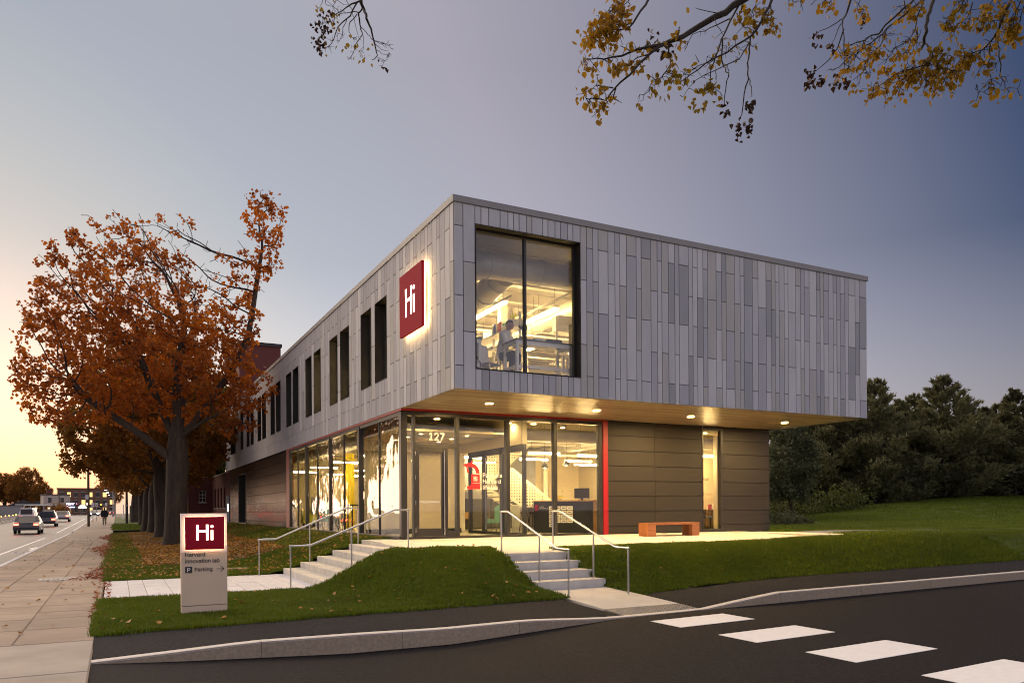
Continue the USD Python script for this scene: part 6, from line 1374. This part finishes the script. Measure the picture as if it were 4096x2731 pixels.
car('white van in the far lane beside the concrete barrier', gz_(-16.6, 96), 0, 'van_white', 5.2, 1.9, 'tail', True); car('dark car with red tail lights in the far lane ahead of the white van', gz_(-16.6, 128), 0, 'car_dark')
p = road_at(378, 165); car('oncoming car with bright headlights, nearest of the two down the street', (p[0], p[1], p[2]), PI, 'car_dark', lights='head'); p = road_at(404, 195); car('oncoming car with bright headlights, farther of the two down the street', (p[0], p[1], p[2]), PI, 'car_silver', lights='head')
for u, d, lb in ((428, 210, 'left car with red lights waiting at the distant crossing'), (442, 235, 'right car with red lights waiting at the distant crossing')): p = road_at(u, d); car(lb, (p[0], p[1], p[2]), 0, 'car_dark')
# concrete barriers with amber lamps, then the green hoarding
br0 = thing('concrete_barrier', 'pale concrete barrier piece of the line along the far side of the street', 'barrier', 'concrete barriers along the far side of the street', gz_(-19.6, 84))
m = trimesh.creation.extrude_polygon(Polygon([(-.3, 0), (.3, 0), (.3, .08), (.15, .30), (.08, .82), (-.08, .82), (-.15, .30), (-.3, .08)]), 3.7, engine='earcut'); v = np.array(m.vertices); m.vertices = np.stack([v[:, 0], v[:, 2], v[:, 1]], 1); m.fix_normals(); obj('block', m, 'barrier_concrete', br0)
obj('lamp', MB().lathe((0, 1.8, .82), [(.001, 0), (.05, 0), (.06, .10), (.001, .14)], 8), 'amber', br0)
for k in range(1, 34): y = 84 + 3.9 * k; dup(br0, gz_(-19.6, y), 0)
hf = thing('green_hoarding', 'dark green hoarding in a line behind the concrete barriers', 'fence'); a, b = road_at(-140, 150), road_at(245, 285); n = 22
for k in range(n):
    p, q = a + (b - a) * k / n, a + (b - a) * (k + .985) / n; mb = MB(); mb.bar(p + [0, 0, 1.2], q + [0, 0, 1.2], .06, 2.3); obj('hoarding_panel', mb, 'fence_green', hf)
# buildings down the street
def windows(parent, x0, x1, y, zs, n, w_, h_, lit=(), m='window_dark', sill=True):
    k = 0
    for z in zs:
        for i in range(n):
            x = x0 + (i + .5) * (x1 - x0) / n; q_ = obj('window', MB().box(x - w_ / 2, x + w_ / 2, y - .06, y + .02, z, z + h_), 'lit_window' if k in lit else m, parent)
            if sill: obj('frame', MB().box(x - w_ / 2 - .08, x + w_ / 2 + .08, y - .10, y + .01, z - .10, z - .001).box(x - w_ / 2 - .08, x + w_ / 2 + .08, y - .10, y + .01, z + h_ + .001, z + h_ + .09), 'trim_pale', q_)
            k += 1
def face_cam(u, depth): p = road_at(u, depth); return p, math.atan2(p[1] - CAM[1], p[0] - CAM[0]) - PI / 2
p, rz = face_cam(228, 200); hs = thing('cream_house', 'cream flat roofed corner house with brick chimney down the street', 'house', loc=p, rz=rz + .1)
obj('wall', MB().box(-3.0, 3.0, 0, 8, 0, 5.45), 'house_cream', hs); obj('cornice', MB().box(-3.15, 3.15, -.15, 8.1, 5.451, 5.7), 'roof_dark', hs); obj('chimney', MB().box(-2.1, -1.0, 2, 3, 5.701, 6.9), 'brick_red', hs); windows(hs, -3, 2.6, 0, (1.0, 3.5), 2, .75, 1.3)
p, rz = face_cam(345, 262); ap = thing('apartment_block', 'brown brick apartment block with lit windows behind the cream house', 'building', loc=p, rz=rz)
obj('wall', MB().box(-8.5, 9, 0, 12, 0, 8.8), 'brick_brown', ap); obj('parapet', MB().box(-8.7, 9.2, -.2, 12.2, 8.801, 9.2), 'brick_brown', ap); windows(ap, -8.3, 8.8, 0, (1.0, 3.6, 6.2), 8, 1.1, 1.5, (1, 4, 6, 8, 11, 12, 15, 17, 20, 22))
for u, d, w2, hh, lb in ((95, 235, 4.0, 3.2, 'grey gabled house left of the cream house, the left one'), (150, 228, 3.2, 2.7, 'grey gabled house between the shed roof and the cream house')):
    p, rz = face_cam(u, d); q = thing('gabled_house', lb, 'house', loc=p, rz=rz); obj('wall', MB().box(-w2, w2, 0, 7, 0, hh), 'shed_grey', q)
    mb = MB(); mb.add([(-w2 - .3, -.3, hh), (w2 + .3, -.3, hh), (0, -.3, hh + 1.7), (-w2 - .3, 7.3, hh), (w2 + .3, 7.3, hh), (0, 7.3, hh + 1.7)], [[0, 1, 2], [3, 5, 4], [0, 2, 5], [0, 5, 3], [1, 4, 5], [1, 5, 2], [0, 3, 4], [0, 4, 1]]); obj('roof', mb, 'roof_dark', q); windows(q, -w2, w2, 0, (1.0,), 3, .7, 1.1)
p, rz = face_cam(20, 175); q = thing('grey_shed', 'long pale grey shed behind the green hoarding at the left edge', 'shed', loc=p, rz=rz); obj('wall', MB().box(-8, 3.6, 0, 10, 0, 2.55), 'shed_grey', q); obj('roof', MB().box(-8.2, 3.8, -.2, 10.2, 2.551, 2.7), 'roof_dark', q)
p, rz = face_cam(150, 185); q = thing('canopy_building', 'low pale canopy building in front of the gabled houses', 'building', loc=p, rz=rz); obj('roof', MB().box(-4.5, 4.0, -1, 6, 2.6, 2.95), 'tarp_white', q); obj('wall', MB().box(-4.3, 3.8, 2, 6, 0, 2.599), 'brick_brown', q)
for x in (-4.2, -1.4, 1.3, 3.7): obj('column', MB().box(x - .1, x + .1, -.8, -.6, 0, 2.599), 'trim_pale', q)
for x in (-3, -.3, 2.4): obj('wall_lamp', MB().box(x - .1, x + .1, 1.9, 1.999, 1.9, 2.1), 'street_white', q)
p, rz = face_cam(282, 192); fs = thing('shop_sign', 'blue and red neon shop sign boards on a pole by the cream house', 'sign', loc=p, rz=rz)
obj('pole', MB().tube([(0, .1, 0), (0, .1, 3.6)], .06, 8), 'galv_pole', fs); obj('upper_board', MB().box(-.95, .95, 0, .08, 2.75, 3.42), 'sign_blue', fs); obj('lower_board', MB().box(-.95, .95, 0, .08, 1.95, 2.6), 'sign_blue', fs); obj('red_field', MB().box(-.95, -.1, -.012, -.001, 1.95, 2.6), 'sign_red', fs)
obj('lettering', text('FLINT', .46, (-.85, -.015, 2.86), (1, 0, 0), depth=.01, bold=True, width=1.7), 'neon_white', fs); obj('lettering', text('Cleaners', .34, (-.85, -.03, 2.12), (1, 0, 0), depth=.01, bold=True, width=1.7), 'neon_white', fs)
p, rz = face_cam(330, 205); q = thing('lit_shop_sign', 'glowing white rounded shop sign right of the blue sign', 'sign', loc=p, rz=rz); obj('post', MB().tube([(0, .1, 0), (0, .1, 2.2)], .06, 6), 'galv_pole', q); obj('board', MB().prism(Polygon([(-.9, 2.0), (.9, 2.0), (.9, 2.4), (.6, 2.8), (0, 2.95), (-.6, 2.8), (-.9, 2.4)]), .1, (0, 0, 0), (1, 0, 0), (0, 0, 1)), 'lit_white', q)
for u, d, lb in ((311, 188, 'traffic signal showing red left of the glowing shop sign'), (408, 215, 'traffic signal with orange glow above the oncoming cars')):
    p, rz = face_cam(u, d); q = thing('traffic_signal', lb, 'traffic light', loc=p, rz=rz); obj('mast', MB().tube([(.5, 0, 0), (.5, 0, 3.2), (-.3, 0, 3.3)], .06, 6), 'galv_pole', q); obj('housing', MB().box(-.4, -.1, -.1, .1, 2.3, 3.25), 'black_plastic', q)
    for k, m in enumerate(('signal_red' if u < 400 else 'amber', 'black_plastic', 'black_plastic')): obj('lens', MB().tube([(-.25, -.1, 3.05 - .3 * k), (-.25, -.14, 3.05 - .3 * k)], .11, 10), m, q)
p, rz = face_cam(240, 188); q = thing('leaning_pole', 'wooden utility pole in front of the cream house', 'pole', loc=p, rz=rz); obj('shaft', MB().tube([(0, 0, 0), (-.25, 0, 6.0)], [.14, .10], 8), 'wood_pole', q); obj('stay', MB().bar((.6, 0, 0), (-.2, 0, 5.4), .05, .05), 'wood_pole', q); obj('cross_arm', MB().box(-.9, .5, -.1, 0, 5.5, 5.6), 'wood_pole', q)
p, rz = face_cam(350, 170); q = thing('street_lamp', 'street lamp with a bright white head right of the shop signs', 'lamp post', loc=p, rz=rz); obj('pole', MB().tube([(0, 0, 0), (0, 0, 2.6)], .05, 6), 'galv_pole', q); obj('globe', MB().lathe((0, 0, 2.6), [(.001, 0), (.14, .05), (.12, .3), (.001, .4)], 8), 'street_white', q)
FT = 'distant rusty trees on the skyline at the left edge'
for u, d, s, rz, lb in ((-60, 270, 1.25, .3, 'distant rusty tree just outside the left edge of the skyline'), (18, 275, 1.2, 2.2, 'distant rusty tree at the very left edge of the skyline'), (62, 280, 1.15, 4.0, 'distant rusty tree left of the round one on the skyline'), (112, 262, 1.3, 1.0, 'distant round topped tree rising highest on the left skyline'), (168, 255, .85, 5.0, 'small distant tree left of the cream house chimney'), (-180, 260, 1.2, 1.7, 'distant tree well outside the left edge, seen in the glass'), (-330, 250, 1.3, 3.3, 'second distant tree well outside the left edge, seen in the glass'), (-520, 240, 1.1, 5.5, 'third distant tree well outside the left edge, seen in the glass'), (440, 300, 1.1, .8, 'distant tree closing the view down the street')):
    p = road_at(u, d); dup(t2, p, rz, lb, FT, s)
for u, d, lb in ((232, 186, 'small reddish shrub tree in front of the cream house'), (252, 184, 'rounder reddish shrub tree right of the first before the cream house')):
    p = road_at(u, d); r_ = np.random.default_rng(u); t = thing('red_shrub', lb, 'shrub', None, p); C = r_.normal(size=(900, 3)) * [.8, .8, .7] + [0, 0, 1.6]; V, F = leaves(C, .22, r_); obj('stem', MB().tube([(0, 0, 0), (0, 0, 1.6)], .05, 6), 'dark_bark', t); obj('foliage', (V, F), 'brown_leaf', t, kind='stuff')
